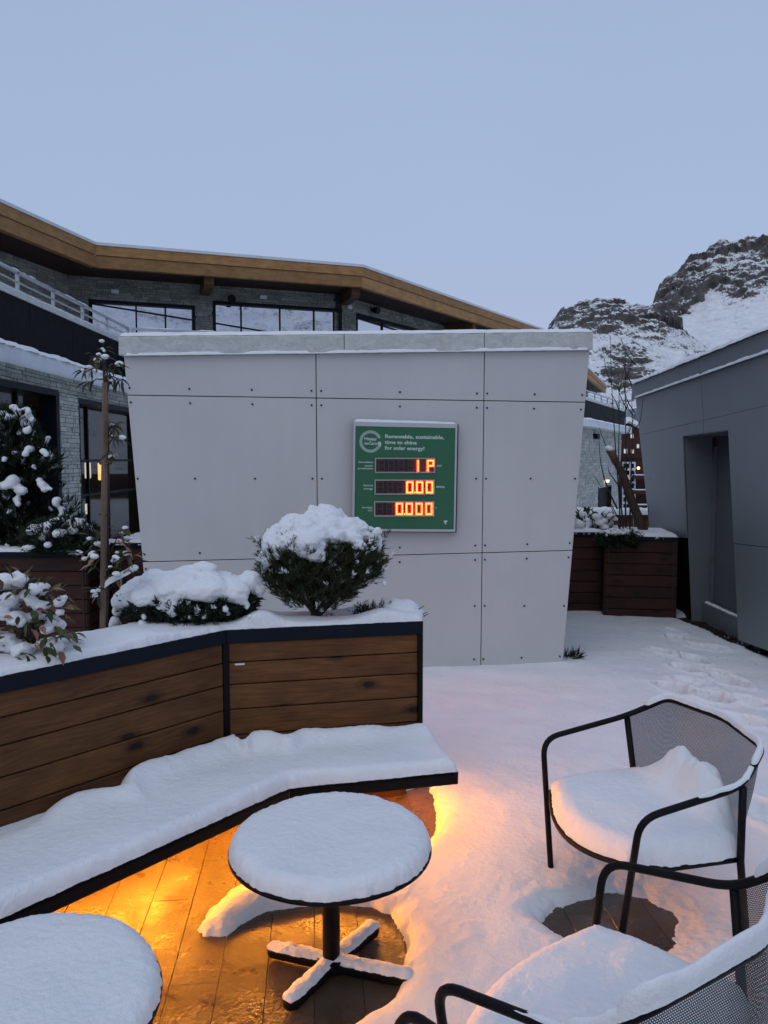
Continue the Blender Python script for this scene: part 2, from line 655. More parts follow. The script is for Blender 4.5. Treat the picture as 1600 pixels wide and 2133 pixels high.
M['dark'] = m_plain('dark_body', (.016, .017, .021), .7, 0, .1, 4)
M['bark'] = m_plain('bark', (.055, .036, .024), .85, 0, .45, 30, .6, 70)
M['twig'] = m_plain('dark_twig', (.03, .021, .017), .8, 0, .35, 30)
M['stake'] = m_wood('wooden_stake', (.13, .085, .058), (.26, .18, .13), False, .7, .7)
M['needle'] = m_leaf('needles', (.012, .022, .008), (.040, .052, .016), .6)
M['needle_dark'] = m_leaf('dark_needles', (.008, .016, .009), (.022, .036, .016), .6)
M['leaf'] = m_leaf('green_leaves', (.028, .045, .012), (.085, .088, .022), .45)
M['leaf_brown'] = m_leaf('withered_leaves', (.20, .085, .055), (.36, .20, .14), .6)
M['leaf_thin'] = m_leaf('thin_leaves', (.022, .030, .010), (.06, .052, .02), .5)
M['soil'] = m_plain('dark_soil', (.018, .013, .010), .9, 0, .4, 40, .8, 90)

q = NT('grey_lavender_panel'); p_ = q.pos()
c_ = q.ramp(q.noise(p_, .9, 5, .6), [(.3, (.495, .49, .485)), (.7, (.545, .54, .53))])
c_ = q.mix(.16, c_, q.ramp(q.noise(p_, 1.0, 4, .6, (7, 7, .5)), [(.35, (.465, .46, .455)), (.65, (.55, .545, .535))]))
q.set(Base_Color=c_, Roughness=.42); q.b.inputs['Specular IOR Level'].default_value = .35
q.bump(q.noise(p_, 2.0, 3), .06, .02)
M['panel'] = q.m
q = NT('dark_grey_panel'); p_ = q.pos()
c_ = q.ramp(q.noise(p_, 1.1, 5, .6), [(.3, (.135, .150, .16)), (.7, (.16, .178, .188))])
q.set(Base_Color=c_, Roughness=.42); q.b.inputs['Specular IOR Level'].default_value = .35
q.bump(q.noise(p_, 2.0, 3), .06, .02)
M['panel_dark'] = q.m
q = NT('weathered_zinc'); p_ = q.pos()
c_ = q.ramp(q.noise(p_, 7, 6, .7, (1, 1, 2.2), 1.2), [(.25, (.38, .395, .38)), (.5, (.52, .535, .51)), (.75, (.65, .66, .635))])
c_ = q.mix(q.ramp(q.noise(p_, 2.6, 6, .75, (1.5, 1.5, 1), 2.5), [(.47, 0), (.495, .35), (.52, 0)]), c_, (.30, .305, .30))
q.set(Base_Color=c_, Roughness=.5, Metallic=.15); q.bump(q.noise(p_, 9, 5), .1, .01)
M['zinc'] = q.m

# wet, partly iced paving
q = NT('wet_stone_planks'); p_ = q.pos()
oi = q.n('ShaderNodeObjectInfo')
v1 = q.noise(p_, 5, 5, .6); v2 = q.noise(p_, 28, 4, .6)
c_ = q.ramp(v1, [(.3, (.060, .040, .026)), (.7, (.115, .078, .052))])
hs = q.n('ShaderNodeHueSaturation'); mr = q.n('ShaderNodeMapRange'); mr.inputs['To Min'].default_value = .8; mr.inputs['To Max'].default_value = 1.15
q.l(oi.outputs['Random'], mr.inputs['Value']); q.l(mr.outputs[0], hs.inputs['Value']); q.l(c_, hs.inputs['Color'])
ice = q.noise(p_, 1.7, 3, .5)
ic = q.ramp(ice, [(.36, 0.0), (.62, 1.0)])
q.set(Base_Color=hs.outputs[0], Roughness=q.ramp(q.noise(p_, 9, 4), [(.35, .24), (.65, .5)]))
q.b.inputs['Specular IOR Level'].default_value = .55
pits = q.noise(p_, 62, 3, .55, None, .5)
hh = q.math('ADD', q.math('MULTIPLY', v2, .25), q.math('MULTIPLY', pits, ic))
q.bump(hh, .65, .012)
M['paving'] = q.m

M['led_warm'] = m_emit('warm_led_strip', (1.0, .34, .026), 205)
M['lamp_warm'] = m_emit('warm_room_lamp', (1.0, .55, .18), 2.6)
M['lamp_white'] = m_emit('white_room_lamp', (1.0, .88, .66), 1.4)
M['room'] = m_plain('brown_room_wall', (.12, .085, .06), .8, 0, .25, 1.2)

# ------------------------------------------------------------------ terrace floor, snow
S = 1.1765
CZ = 1.011         # height of the planter's metal cap
BZ = 0.45          # bench top


def floor(px, py, z=0.0):
    return atz(px, py, z)


cap_R, cap_B, cap_L = atz(882, 1294, CZ), atz(471, 1313, CZ), atz(0, 1410, CZ)
dirL = unit((cap_L - cap_B) * V3(1, 1, 0)); dirR = unit((cap_R - cap_B) * V3(1, 1, 0))
cap_L2 = cap_B + dirL * 3.0
XY = lambda p, z=0.0: V3(p[0], p[1], z)
nL = V3(-dirL[1], dirL[0], 0); nL = nL if nL @ V3(0, 1, 0) < 0 else -nL      # towards the terrace
nR = V3(-dirR[1], dirR[0], 0); nR = nR if nR @ V3(0, 1, 0) < 0 else -nR

bare1 = [(1000, 1560), (888, 1640), (905, 1668), (912, 1700), (904, 1745), (860, 1790), (720, 1815), (525, 1836), (476, 1866), (432, 1903), (410, 1940), (430, 1952), (478, 1950), (515, 1922), (560, 1899),
         (680, 1880), (768, 1888), (812, 1908), (838, 1945), (846, 1985), (838, 2018), (842, 2040), (800, 2098), (742, 2140), (600, 2260), (300, 2420), (-500, 2600)]
bare1 = [floor(*p) for p in bare1]
bare1[0] = XY(cap_R) - dirR * .02 - nR * .36
bare1 += [XY(cap_L2) + nL * 1.2, XY(cap_L2) - nL * .36, XY(cap_B) - nR * .36]
bare2 = [floor(*p) for p in [(1130, 1925), (1160, 1895), (1200, 1876), (1262, 1860), (1330, 1872), (1400, 1900), (1418, 1925), (1392, 1965), (1370, 1990), (1330, 2010), (1250, 2006), (1180, 1965)]]
bare3 = [floor(*p) for p in [(1400, 1289), (1432, 1300), (1470, 1316), (1510, 1338), (1545, 1352), (1600, 1376), (1700, 1415), (1750, 1385), (1600, 1330), (1470, 1284)]]

land = mk('ground', [(-2500, -2500, -3.2), (2500, -2500, -3.2), (2500, 2500, -3.2), (-2500, 2500, -3.2)], [(0, 1, 2, 3)], M['snow_far'])
tag(land, kind='structure')
terrace = mk('terrace_floor', [(-14, -6, -.03), (16, -6, -.03), (16, 12.7, -.03), (2, 12.7, -.03), (2, 19, -.03), (-14, 19, -.03)], [(0, 1, 2, 3, 4, 5)], M['mortar'])
tag(terrace, kind='structure')

# paving planks (only where the snow leaves the floor bare)
pd = unit(floor(431, 1769) - floor(388, 1925)); pr = V3(pd[1], -pd[0], 0)
o0 = floor(431, 1769)
PW, PL, GAP = .165, .82, .0008
cnt = 0
for i in range(-12, 13):
    off = (i * .37) % 1.0
    for j in range(-4, 8):
        a0 = o0 + pr * (i * PW) + pd * ((j + off) * PL - .1)
        c0 = a0 + pr * PW / 2 + pd * PL / 2
        hit = False
        for pl in (bare1, bare2):
            xs = np.array([(a0 + pr * PW * u + pd * PL * v)[0] for u in (0, .5, 1) for v in (0, .25, .5, .75, 1)])
            ys = np.array([(a0 + pr * PW * u + pd * PL * v)[1] for u in (0, .5, 1) for v in (0, .25, .5, .75, 1)])
            hit |= bool((polysd(xs, ys, pl)[0] > -.06).any())
        if not hit or c0[1] < .8 or c0[0] < -2.3: continue
        dz = RNG.uniform(-.0015, .0015)
        mb = MB()
        qd = [a0 + pr * GAP, a0 + pr * (PW - GAP), a0 + pr * (PW - GAP) + pd * (PL - GAP), a0 + pr * GAP + pd * (PL - GAP)]
        mb.hexa([x + V3(0, 0, -.028 + dz) for x in qd], V3(0, 0, 1), .028)
        o = mb.build('paving_slab', M['paving'], terrace)
        bevel(o, .0014, 1)
        cnt += 1

# the snow blanket
ys = np.concatenate([np.linspace(.35, 1.1, 25)[:-1], np.arange(1.1, 4.3, .0105), np.arange(4.3, 8.9, .019), 8.9 * (34 / 8.9) ** (np.arange(130) / 129.)])
xs = np.concatenate([np.linspace(-12, -2.6, 60)[:-1], np.arange(-2.6, 3.4, .0105), np.linspace(3.4, 14, 90)])
X, Y = np.meshgrid(xs, ys)
x, y = X.ravel(), Y.ravel()
wob = .030 * fbm(P2(x, y), 4.5, 3) + .014 * fbm(P2(x, y, 4), 26, 3) + .007 * fbm(P2(x, y, 8), 90, 2)
sd = np.full(x.shape, 1e9)
for pl, wk in ((bare1, .7), (bare2, 1.0), (bare3, 1.6)):
    sd = np.minimum(sd, -polysd(x, y, pl)[0] + wob * wk)
d2 = -polysd(x, y, bare2)[0]
t = np.clip(sd / .11, 0, 1)
prof = np.sqrt(np.clip(1 - (1 - t) ** 2, 0, 1))
th = .056 + .012 * fbm(P2(x, y), .8, 2) + .010 * fbm(P2(x, y), 2.6, 3)
# slush round the bare patch below the chair
c2 = np.mean(np.array(bare2), 0)
near2 = np.clip(1 - d2 / .28, 0, 1) * np.clip((x - c2[0] + .12) / .28, 0, 1)
th = th * (1 - .72 * near2) + .010 * near2 * fbm(P2(x, y, 2), 38, 3)
# wind ripples
rip = np.sin((y * 1.0 + .18 * x) * 15 + 3.0 * fbm(P2(x, y), .8, 2)) * .0065 * np.clip((y - 3.9) / 1.0, 0, 1) * np.clip((8.6 - y) / .6, 0, 1) * (.5 + .5 * fbm(P2(x, y, 3), 1.2, 2))
z = th * prof + rip * prof + prof * (.0045 * fbm(P2(x, y), 13, 3) + .0016 * fbm(P2(x, y), 70, 2))
for (px, py, r, rot, dep) in [(1384, 1358, .10, .6, .05), (1447, 1374, .11, .2, .06), (1412, 1436, .13, .5, .06), (1520, 1418, .12, .3, .055), (1474, 1449, .13, .7, .06), (1412, 1330, .10, .4, .05), (1472, 1348, .11, .9, .055), (1425, 1392, .10, .4, .05),
                              (1405, 1315, .09, .4, .04), (1590, 1695, .13, .2, .06), (1498, 1400, .08, .9, .03), (1560, 1460, .1, .5, .03), (1440, 1420, .10, .6, .03), (1545, 1500, .11, .7, .035)]:
    c = floor(px, py, .05)
    r = r * 1.45
    u = (x - c[0]) * math.cos(rot) + (y - c[1]) * math.sin(rot); v = -(x - c[0]) * math.sin(rot) + (y - c[1]) * math.cos(rot)
    rr = np.hypot(u / .55, v) / (r * .9) + .25 * fbm(P2(x, y, 6), 16, 2)
    z = z - (1.9 * dep + .012 * (fbm(P2(x, y, 7), 30, 2))) * np.clip((1.12 - rr) * 3.2, 0, 1) ** .8 + .016 * np.exp(-((rr - 1.4) / .25) ** 2)
z = np.where(sd > 0, np.maximum(z, np.where(y > 4.2, -.045, .0)) - .004, np.maximum(-.022, sd * 1.5 - .004))
f = gridfaces(len(xs), len(ys))
keep = (sd > -.04) & (y < np.where(x > 2, 12.6, 18.9))
f = gridfaces(len(xs), len(ys), keep)
v, f, _ = compact(np.stack([x, y, z], -1), f)
snow = mk('ground_snow', v, f.tolist(), M['snow'], None, True)
tag(snow, 'white snow blanket over the terrace with footprints and melted bare patches', 'snow', kind='structure')

# dark soil strip along the grey building
p3 = [q_ + V3(0, 0, .004) for q_ in bare3]
o = mk('soil', p3, [tuple(range(len(p3)))], M['soil'])
tag(o, kind='structure')
mbs = MB()
for k in range(150):
    t_ = random.random(); a = bare3[1] * (1 - t_) + bare3[5] * t_
    c = a + V3(random.uniform(-.05, .45), random.uniform(-.1, .2), .012); r = random.uniform(.01, .035)
    iv, fi = ico(1)
    mbs.add(iv * V3(r, r * random.uniform(.6, 1), r * .6) * (1 + .25 * fbm(iv + k, 2, 1))[:, None] + c, fi.tolist())
o = mbs.build('gravel', M['soil'], None)
tag(o, 'dark pebbles and soil bared along the foot of the dark grey building', 'gravel', kind='stuff')

# ------------------------------------------------------------------ the pale pavilion
pm, pr_ = atz(890, 1391, .045), atz(1172, 1380, .045)
rdir = unit(pr_ - pm)
out = V3(rdir[1], -rdir[0], 0)
PAV = Plane(pm, rdir, V3(0, 0, 1) + out * .055)
if PAV.n @ V3(0, 1, 0) > 0: PAV.n = -PAV.n
pav = thing('pavilion', 'pale grey pavilion clad in flat riveted panels with leaning side edges and a zinc parapet', 'building', tuple(XY(PAV.hit(800, 1385))))


def lerp2(a, b, t): return (a[0] + (b[0] - a[0]) * t, a[1] + (b[1] - a[1]) * t)


L_ = lambda y: 258 + (y - 742) * (300 - 258) / (1200 - 742)           # left edge
R_ = lambda y: 1228 + (y - 730) * (1172 - 1228) / (1378 - 730)         # right edge
V1 = lambda y: 658 + (y - 742) * 3 / 330.
V2 = lambda y: 1008.5 + (y - 738) * -7.5 / 640.
yt = lambda x: 742 + (x - 258) * -12 / 970.
y1 = lambda x: 823 + (x - 262) * 15 / 958.
y2 = lambda x: 1170 + (x - 300) * -24 / 890.
yb = lambda x: 1400 + (x - 890) * -10 / 282.


def cross(xf, yf):
    x, y = 800., 1000.
    for _ in range(30): x = xf(y); y = yf(x)
    return (x, y)


rows = [yt, y1, y2, yb]; cols = [L_, V1, V2, R_]
pan = {}
for i in range(3):
    for j in range(3):
        cs = [cross(cols[j], rows[i]), cross(cols[j + 1], rows[i]), cross(cols[j + 1], rows[i + 1]), cross(cols[j], rows[i + 1])]
        W_ = [PAV.hit(*c, -.012) for c in cs]
        ct = sum(W_) / 4
        sgn = [(1, -1), (-1, -1), (-1, 1), (1, 1)]
        W2 = [w + PAV.r * g[0] * .0035 + PAV.u * g[1] * .0035 for w, g in zip(W_, sgn)]
        mb = MB(); mb.hexa(W2, PAV.n, .012)
        pan[i, j] = bevel(mb.build('facade_panel', M['panel'], pav), .0015, 1)
# body behind, a little darker in the joints
cs = [cross(L_, yt), cross(R_, yt), cross(R_, yb), cross(L_, yb)]
W_ = [PAV.hit(*c, -.016) for c in cs]
back = V3(-out[0], -out[1], 0)
W_[0] += PAV.r * .004; W_[3] += PAV.r * .004; W_[1] -= PAV.r * .004; W_[2] -= PAV.r * .004
mb = MB(); mb.hexa(W_, back, 2.9)
mb.build('body', M['dark'], pav)
# rivets
bm_ = MB(); bm_.tube([(0, 0, 0), (0, 0, .004)], .0085, 8)
rv = bm_.build('rivet', M['rivet'], None, local=True).data
bpy.data.objects.remove(bpy.data.objects['rivet'])
zax = Vector(PAV.n); Rm = zax.to_track_quat('Z', 'Y').to_matrix().to_4x4()


def rivet(px, py, i, j):
    p = PAV.hit(px, py, .0005) - org(pav)
    inst(rv, pan[i, j], Matrix.Translation(p) @ Rm, 'rivet')


for j in range(3):
    for fx in ((.015, .33, .66, .975) if j == 0 else (.03, .5, .96) if j == 1 else (.035, .5, .965)):
        for i in range(3):
            for side in (0, 1):
                if i == 0 and side == 0: continue
                yy = rows[i + side]
                a, b = cross(cols[j], yy), cross(cols[j + 1], yy)
                x_ = a[0] + (b[0] - a[0]) * fx
                y_ = yy(x_) + (-15 if side else 15)
                xa, xb = cols[j](y_), cols[j + 1](y_)
                x_ = xa + (xb - xa) * fx
                if 725 < x_ < 955 and 870 < y_ < 1115: continue
                rivet(x_, y_ - (8 if i == 2 and side else 0), i, j)
        ym = 997
        xa, xb = cols[j](ym), cols[j + 1](ym); x_ = xa + (xb - xa) * fx
        if not 725 < x_ < 955: rivet(x_, ym, 1, j)
    for fx in (.04, .5, .96):
        ym = 1262; xa, xb = cols[j](ym), cols[j + 1](ym); rivet(xa + (xb - xa) * fx, ym, 2, j)
# parapet in three lengths
ptop = lambda x: 702 + (x - 250) * -9 / 980.
seg = [(249, 716), (717, 1006.5), (1007.5, 1232)]
for a, b in seg:
    W_ = [PAV.hit(a, ptop(a), 0), PAV.hit(b, ptop(b), 0), PAV.hit(b, yt(b) - 1.5, 0), PAV.hit(a, yt(a) - 1.5, 0)]
    mb = MB(); mb.hexa([w - PAV.n * .3 for w in W_], PAV.n, .335)
    bevel(mb.build('parapet', M['zinc'], pav), .006, 2)
A_, B_ = PAV.hit(249, ptop(249), 0), PAV.hit(1232, ptop(1232), 0)
pl = [A_ + PAV.n * .03, B_ + PAV.n * .03, B_ - PAV.n * .5, A_ - PAV.n * .5]
ztop = A_[2]


def tl(x, y):
    t = ((x - A_[0]) * (B_[0] - A_[0]) + (y - A_[1]) * (B_[1] - A_[1])) / ((B_ - A_)[:2] @ (B_ - A_)[:2])
    return t * (B_[2] - A_[2]) + .001


patch('snow', pl, ztop, .035, .05, M['snow'], pav, .03, .006, 3, .008, 0, None, tilt=tl)
ridge('snow', [PAV.hit(258 + 97 * k, yt(258 + 97 * k) - 2, .018) for k in range(11)], .05, .022, M['snow'], pav, step=.03, hole=.35)

# ------------------------------------------------------------------ the sign with its LED read-outs
SB = Plane(PAV.p + PAV.n * .075, PAV.r, PAV.u); SB.n = PAV.n


def sg(zx, zy, off=0.0):
    return SB.hit(700 + zx * .175, 850 + zy * .175, off)


M['sign_green'] = m_plain('green_print', (.022, .125, .058), .45, 0, .06, 4)
M['sign_white'] = m_plain('white_print', (.55, .66, .60), .5, 0, .05, 5)
M['sign_frame'] = m_plain('silver_frame', (.50, .51, .53), .35, .3, .06, 5)
M['led_off'] = m_plain('unlit_segment', (.085, .060, .068), .4, 0, .1, 50)
M['led_win'] = m_plain('dark_red_window', (.030, .010, .012), .30, 0, .2, 40)
M['led_lit'] = m_emit('lit_red_led', (1.0, .0125, .0024), 76)
M['led_trim'] = m_plain('readout_trim', (.36, .33, .30), .45, .1, .1, 20)
sign = thing('display_sign', 'green solar energy sign with three red LED read-outs fixed to the pale panel wall', 'sign', tuple(sg(800, 850, -.07)))
C4 = [(205, 160), (1440, 190), (1415, 1470), (190, 1462)]
mb = MB(); mb.hexa([sg(*c, -.072) for c in C4], SB.n, .06)
bevel(mb.build('casing', M['dark'], sign), .003, 1)
G4 = [(230, 213), (1417, 238), (1396, 1442), (214, 1434)]
mb = MB(); mb.hexa([sg(*c, -.011) for c in G4], SB.n, .011)
mb.build('sign_face', M['sign_green'], sign)
for k in range(4):
    mb = MB(); mb.hexa([sg(*C4[k], -.011), sg(*C4[(k + 1) % 4], -.011), sg(*G4[(k + 1) % 4], -.011), sg(*G4[k], -.011)], SB.n, .016)
    mb.build('frame', M['sign_frame'], sign)
ridge('snow', [sg(210, 163, -.03), sg(825, 177, -.03), sg(1435, 190, -.03)], .05, .018, M['snow'], sign, step=.02)


def text(body, zx, zy, h, name='lettering', right=False, center=False, maxw=None, off=.0012, bold=.022):
    """flat lettering: zx,zy baseline start in sign units, h = cap height"""
    cu = bpy.data.curves.new('t', 'FONT'); cu.body = body; cu.size = 1; cu.resolution_u = 2; cu.offset = bold
    o = bpy.data.objects.new('t', cu); COL.objects.link(o)
    me = evalmesh(o)
    bpy.data.objects.remove(o)
    n = len(me.vertices); co = np.empty(n * 3); me.vertices.foreach_get('co', co); co = co.reshape(-1, 3)
    s = h / .69; w = co[:, 0].max() * s
    sx = s if maxw is None else maxw / co[:, 0].max()
    w = co[:, 0].max() * sx
    x0 = zx - w if right else zx - w / 2 if center else zx
    fs = [tuple(p.vertices) for p in me.polygons]
    P = [sg(x0 + c[0] * sx, zy - c[1] * s + (x0 + c[0] * sx - 230) * .021, off) for c in co]
    return mk(name, P, fs, M['sign_white'], sign)


text('Renewable, sustainable,', 582, 348, 42, maxw=705)
text('time to shine', 582, 418, 42, maxw=380)
text('for solar energy!', 582, 486, 42, maxw=470)
text('Immediate', 440, 650, 20, right=True, maxw=172); text('power', 440, 692, 19, right=True, maxw=95); text('production', 440, 724, 19, right=True, maxw=180)
text('Exported', 438, 927, 22, right=True, maxw=112); text('energy', 438, 966, 20, right=True, maxw=108)
text('Avoided', 430, 1190, 20, right=True, maxw=122); text('CO2', 430, 1225, 20, right=True, maxw=50)
text('kW', 1200, 678, 22, maxw=60); text('MWh', 1195, 930, 24, maxw=98); text('t', 1186, 1180, 28)
text('Happy', 410, 378, 34, center=True, maxw=150); text('toCare', 415, 432, 34, center=True, maxw=155)
# ring of rays, with a leaf tab at its right, and the small mark in the corner
for k in range(64):
    a = 2 * math.pi * k / 64
    if abs(a) < .16 or abs(a - 2 * math.pi) < .30: continue
    r0, r1 = 98, 130 + (4 if k % 2 else 0); w = .026
    q4 = [(410 + r0 * math.cos(a - w), 398 + r0 * math.sin(a - w)), (410 + r0 * math.cos(a + w), 398 + r0 * math.sin(a + w)), (410 + r1 * math.cos(a + w), 398 + r1 * math.sin(a + w)), (410 + r1 * math.cos(a - w), 398 + r1 * math.sin(a - w))]
    mb = MB(); mb.hexa([sg(*c, .0002) for c in q4], SB.n, .0012); mb.build('emblem_ray', M['sign_white'], sign)
for q4, nm in (([(500, 402), (536, 402), (536, 455), (522, 455), (500, 430)], 'emblem_tab'), ([(1282, 1340), (1325, 1338), (1325, 1352), (1312, 1357), (1312, 1388), (1300, 1380), (1282, 1352)], 'corner_mark')):
    mb = MB(); mb.hexa([sg(*c, .0002) for c in q4], SB.n, .0012); mb.build(nm, M['sign_white'], sign)


def seg7(x0, y0, w, h, on, litmb, offmb, t=21):
    """seven-segment digit; each segment a little bar proud of the window"""
    m = y0 + h / 2
    S7 = {'a': ((x0 + 4, y0), (x0 + w - 4, y0 + t)), 'g': ((x0 + 4, m - t / 2), (x0 + w - 4, m + t / 2)), 'd': ((x0 + 4, y0 + h - t), (x0 + w - 4, y0 + h)),
          'f': ((x0, y0 + 4), (x0 + t, m - 2)), 'b': ((x0 + w - t, y0 + 4), (x0 + w, m - 2)), 'e': ((x0, m + 2), (x0 + t, y0 + h - 4)), 'c': ((x0 + w - t, m + 2), (x0 + w, y0 + h - 4))}
    for k, ((a, b), (c, d)) in S7.items():
        lit = k in on
        if lit: mb_, g, o1 = litmb, 0, .0085
        else: mb_, g, o1 = offmb, 6, .006
        if k in 'agd': b += g; d -= g
        else: a += g; c -= g
        mb_.hexa([sg(a, b, .004), sg(c, b, .004), sg(c, d, .004), sg(a, d, .004)], SB.n, o1 - .004)


rowsL = [((462, 592), (1178, 772), ['', '', '', '', 'ef', 'abefg'], 500, 616, False), ((458, 850), (1172, 1030), ['', '', '', 'abcdef', 'abcdef', 'abcdef'], 487, 872, 3), ((452, 1108), (1168, 1290), ['', '', 'abcdef', 'abcdef', 'abcdef', 'abcdef'], 480, 1128, 2)]
for (xa, ya), (xb, yb_), dig, dx, dy, dot in rowsL:
    rd = mk('readout', [sg(xa + 14, ya + 14, .001), sg(xb - 14, ya + 14, .001), sg(xb - 14, yb_ - 14, .001), sg(xa + 14, yb_ - 14, .001)], [(0, 3, 2, 1)], M['led_win'], sign)
    rd.data.flip_normals()
    mb = MB()
    for q4 in ([(xa, ya), (xb, ya), (xb, ya + 14), (xa, ya + 14)], [(xa, yb_ - 14), (xb, yb_ - 14), (xb, yb_), (xa, yb_)], [(xa, ya + 14), (xa + 14, ya + 14), (xa + 14, yb_ - 14), (xa, yb_ - 14)], [(xb - 14, ya + 14), (xb, ya + 14), (xb, yb_ - 14), (xb - 14, yb_ - 14)]):
        mb.hexa([sg(*c, .0002) for c in q4], SB.n, .010)
    mb.build('trim', M['led_trim'], rd)
    for k, on in enumerate(dig):
        ml, mo = MB(), MB()
        seg7(dx + k * 116.5, dy, 84, 142, on, ml, mo, 18)
        if dot and k == dot:
            x_ = dx + k * 116.5 + 95; ml.hexa([sg(x_, dy + 124, .004), sg(x_ + 15, dy + 124, .004), sg(x_ + 15, dy + 141, .004), sg(x_, dy + 141, .004)], SB.n, .0045)
        if ml.v: ml.build('lit_digit', M['led_lit'], rd)
        if mo.v: mo.build('unlit_segments', M['led_off'], rd)

# ------------------------------------------------------------------ planter with its plank front
planter = thing('wooden_planter', 'long bent planter of brown larch planks with a blue grey metal cap, behind the bench', 'planter', tuple(XY(cap_B)))
CAPH = .062
faces_ = [(cap_B, cap_R, nR, 'R'), (cap_L2, cap_B, nL, 'L')]
PH = [.094, .104, .118, .123, .125, .128, .128, .128]
for a, b, n_, w in faces_:
    L_len = np.linalg.norm(b - a); d_ = unit(b - a)
    zt = CZ - CAPH
    for k, h in enumerate(PH):
        zb = zt - h
        if zb < .36: break
        s0, s1 = (.008, L_len - .022) if w == 'R' else (0, L_len - .008)
        mb = MB()
        A, B = XY(a, 0) + d_ * s0, XY(a, 0) + d_ * s1
        o_ = n_ * -.014
        # board with a chamfered upper edge, so that the joints read as grooves
        q1 = [A + o_ + V3(0, 0, zb + .002), B + o_ + V3(0, 0, zb + .002), B + o_ + V3(0, 0, zt - .002), A + o_ + V3(0, 0, zt - .002)]
        u0 = random.uniform(0, 20); v0 = random.uniform(0, 20)
        uv = [(u0, v0), (u0 + L_len, v0), (u0 + L_len, v0 + h), (u0, v0 + h)]
        mb.hexa([p - n_ * .024 for p in q1], n_, .024 + random.uniform(-.0015, .0015), uv)
        bevel(mb.build('plank', M['wood'], planter), .006, 2)
        zt = zb
for a, b, n_, w in faces_:
    L_len = np.linalg.norm(b - a)
    mb = MB(); mb.hexa([XY(a, .38) - n_ * .045, XY(b, .38) - n_ * .045, XY(b, CZ - .03) - n_ * .045, XY(a, CZ - .03) - n_ * .045], n_, .005)
    mb.build('backing', M['dark'], planter)
    s_ = nL if w == 'L' else nR
    mb = MB(); mb.hexa([XY(a, .0) - n_ * .32 - (dirR * .04 if w == 'R' else 0), XY(b, .0) - n_ * .32 - (dirR * .03 if w == 'R' else 0), XY(b, .38) - n_ * .32 - (dirR * .03 if w == 'R' else 0), XY(a, .38) - n_ * .32], n_, -.02)
    mb.build('plinth', M['wood'], planter)
    mb = MB(); mb.hexa([XY(a, .385), XY(b, .385), XY(b, .385) - n_ * .35, XY(a, .385) - n_ * .35], V3(0, 0, 1), .015)
    mb.build('underside', M['wood'], planter)
cor = cap_B - (nL + nR) * .0
mb = MB(); mb.box(XY(cor, (CZ - CAPH) / 2 + .19) - unit(nL + nR) * .016, (unit(dirR - dirL), unit(nL + nR), V3(0, 0, 1)), (.013, .012, (CZ - CAPH) / 2 - .19))
mb.build('corner_post', M['frame'], planter)
mb = MB(); mb.box(XY(cap_R, (CZ - CAPH) / 2 + .19) - dirR * .012 - nR * .013, (dirR, nR, V3(0, 0, 1)), (.0105, .014, (CZ - CAPH) / 2 - .19))
mb.build('corner_post', M['frame'], planter)
WD = .36
# the end wall and the back wall
cR2 = XY(cap_R) - nR * WD
mb = MB(); mb.hexa([XY(cap_R, .39) - nR * .03 - dirR * .03, cR2 + V3(0, 0, .39) - dirR * .03, cR2 + V3(0, 0, CZ - .05) - dirR * .03, XY(cap_R, CZ - .05) - nR * .03 - dirR * .03], dirR, .025)
mb.build('end_wall', M['wood'], planter)
bk = unit(nL + nR) / max(.5, abs(unit(nL + nR) @ nR))
bB = XY(cap_B) - bk * WD; bL = XY(cap_L2) - nL * WD
mb = MB()
mb.hexa([bB, cR2, cR2 + V3(0, 0, CZ - .05), bB + V3(0, 0, CZ - .05)], nR, .02)
mb.hexa([bL, bB, bB + V3(0, 0, CZ - .05), bL + V3(0, 0, CZ - .05)], nL, .02)
mb.build('back_wall', M['wood'], planter)
p_w = XY(cap_B, CZ - CAPH - .068 - .035) + dirR * .06 - nR * .0135
mb = MB(); mb.box(p_w, (dirR, nR, V3(0, 0, 1)), (.022, .003, .004)); mb.build('white_tag', M['white'], planter)
# metal cap: front lengths, end
CW = .055
def capstrip(a, b, n0, n1, name='cap'):
    mb = MB()
    q_ = [XY(a, CZ - CAPH), XY(b, CZ - CAPH), XY(b, CZ - CAPH) - n1 * CW, XY(a, CZ - CAPH) - n0 * CW]
    mb.hexa(q_, V3(0, 0, 1), CAPH)
    return bevel(mb.build(name, M['cap'], planter), .004, 2)
capstrip(cap_L2, cap_B, nL, bk); capstrip(cap_B + dirR * .0008, cap_R, bk, nR)
capstrip(cR2 + dirR * 0, XY(cap_R) - nR * (CW + .002), -dirR * -1, -dirR * -1)
# soil and the snow on it
mid = [XY(cap_L2) - nL * .03, XY(cap_B) - bk * .03, XY(cap_R) - nR * .03 - dirR * .03, cR2 - dirR * .03, bB, bL]
o = mk('soil', [XY(p, CZ - .03) for p in mid], [tuple(range(6))[::-1]], M['soil'], planter)
o.data.flip_normals()
SHB = atz(655, 1287, CZ)       # root of the round shrub
pl = [XY(cap_L2) - nL * .004, XY(cap_B) - bk * .004, XY(cap_R) - nR * .004 - dirR * .004, cR2 - dirR * .004, bB, bL]


def soilsnow(x, y, sd, h, prof):
    d = np.hypot((x - SHB[0] - .05) / 1.75, (y - SHB[1] - .07) / .75)
    k = np.clip((d - .13) / .06, 0, 1)
    h = h * (.02 + .98 * k)
    for px, py, r, hh in [(545, 1296, .085, .055), (300, 1330, .16, .02), (150, 1345, .12, .025), (800, 1285, .10, .03)]:
        c = atz(px, py, CZ + .02); h = h + hh * np.exp(-(np.hypot(x - c[0], y - c[1]) / r) ** 2)
    return h


patch('snow', pl, CZ + .001, .026, .03, M['snow'], planter, .011, .010, 4.5, .006, 0.0, soilsnow)

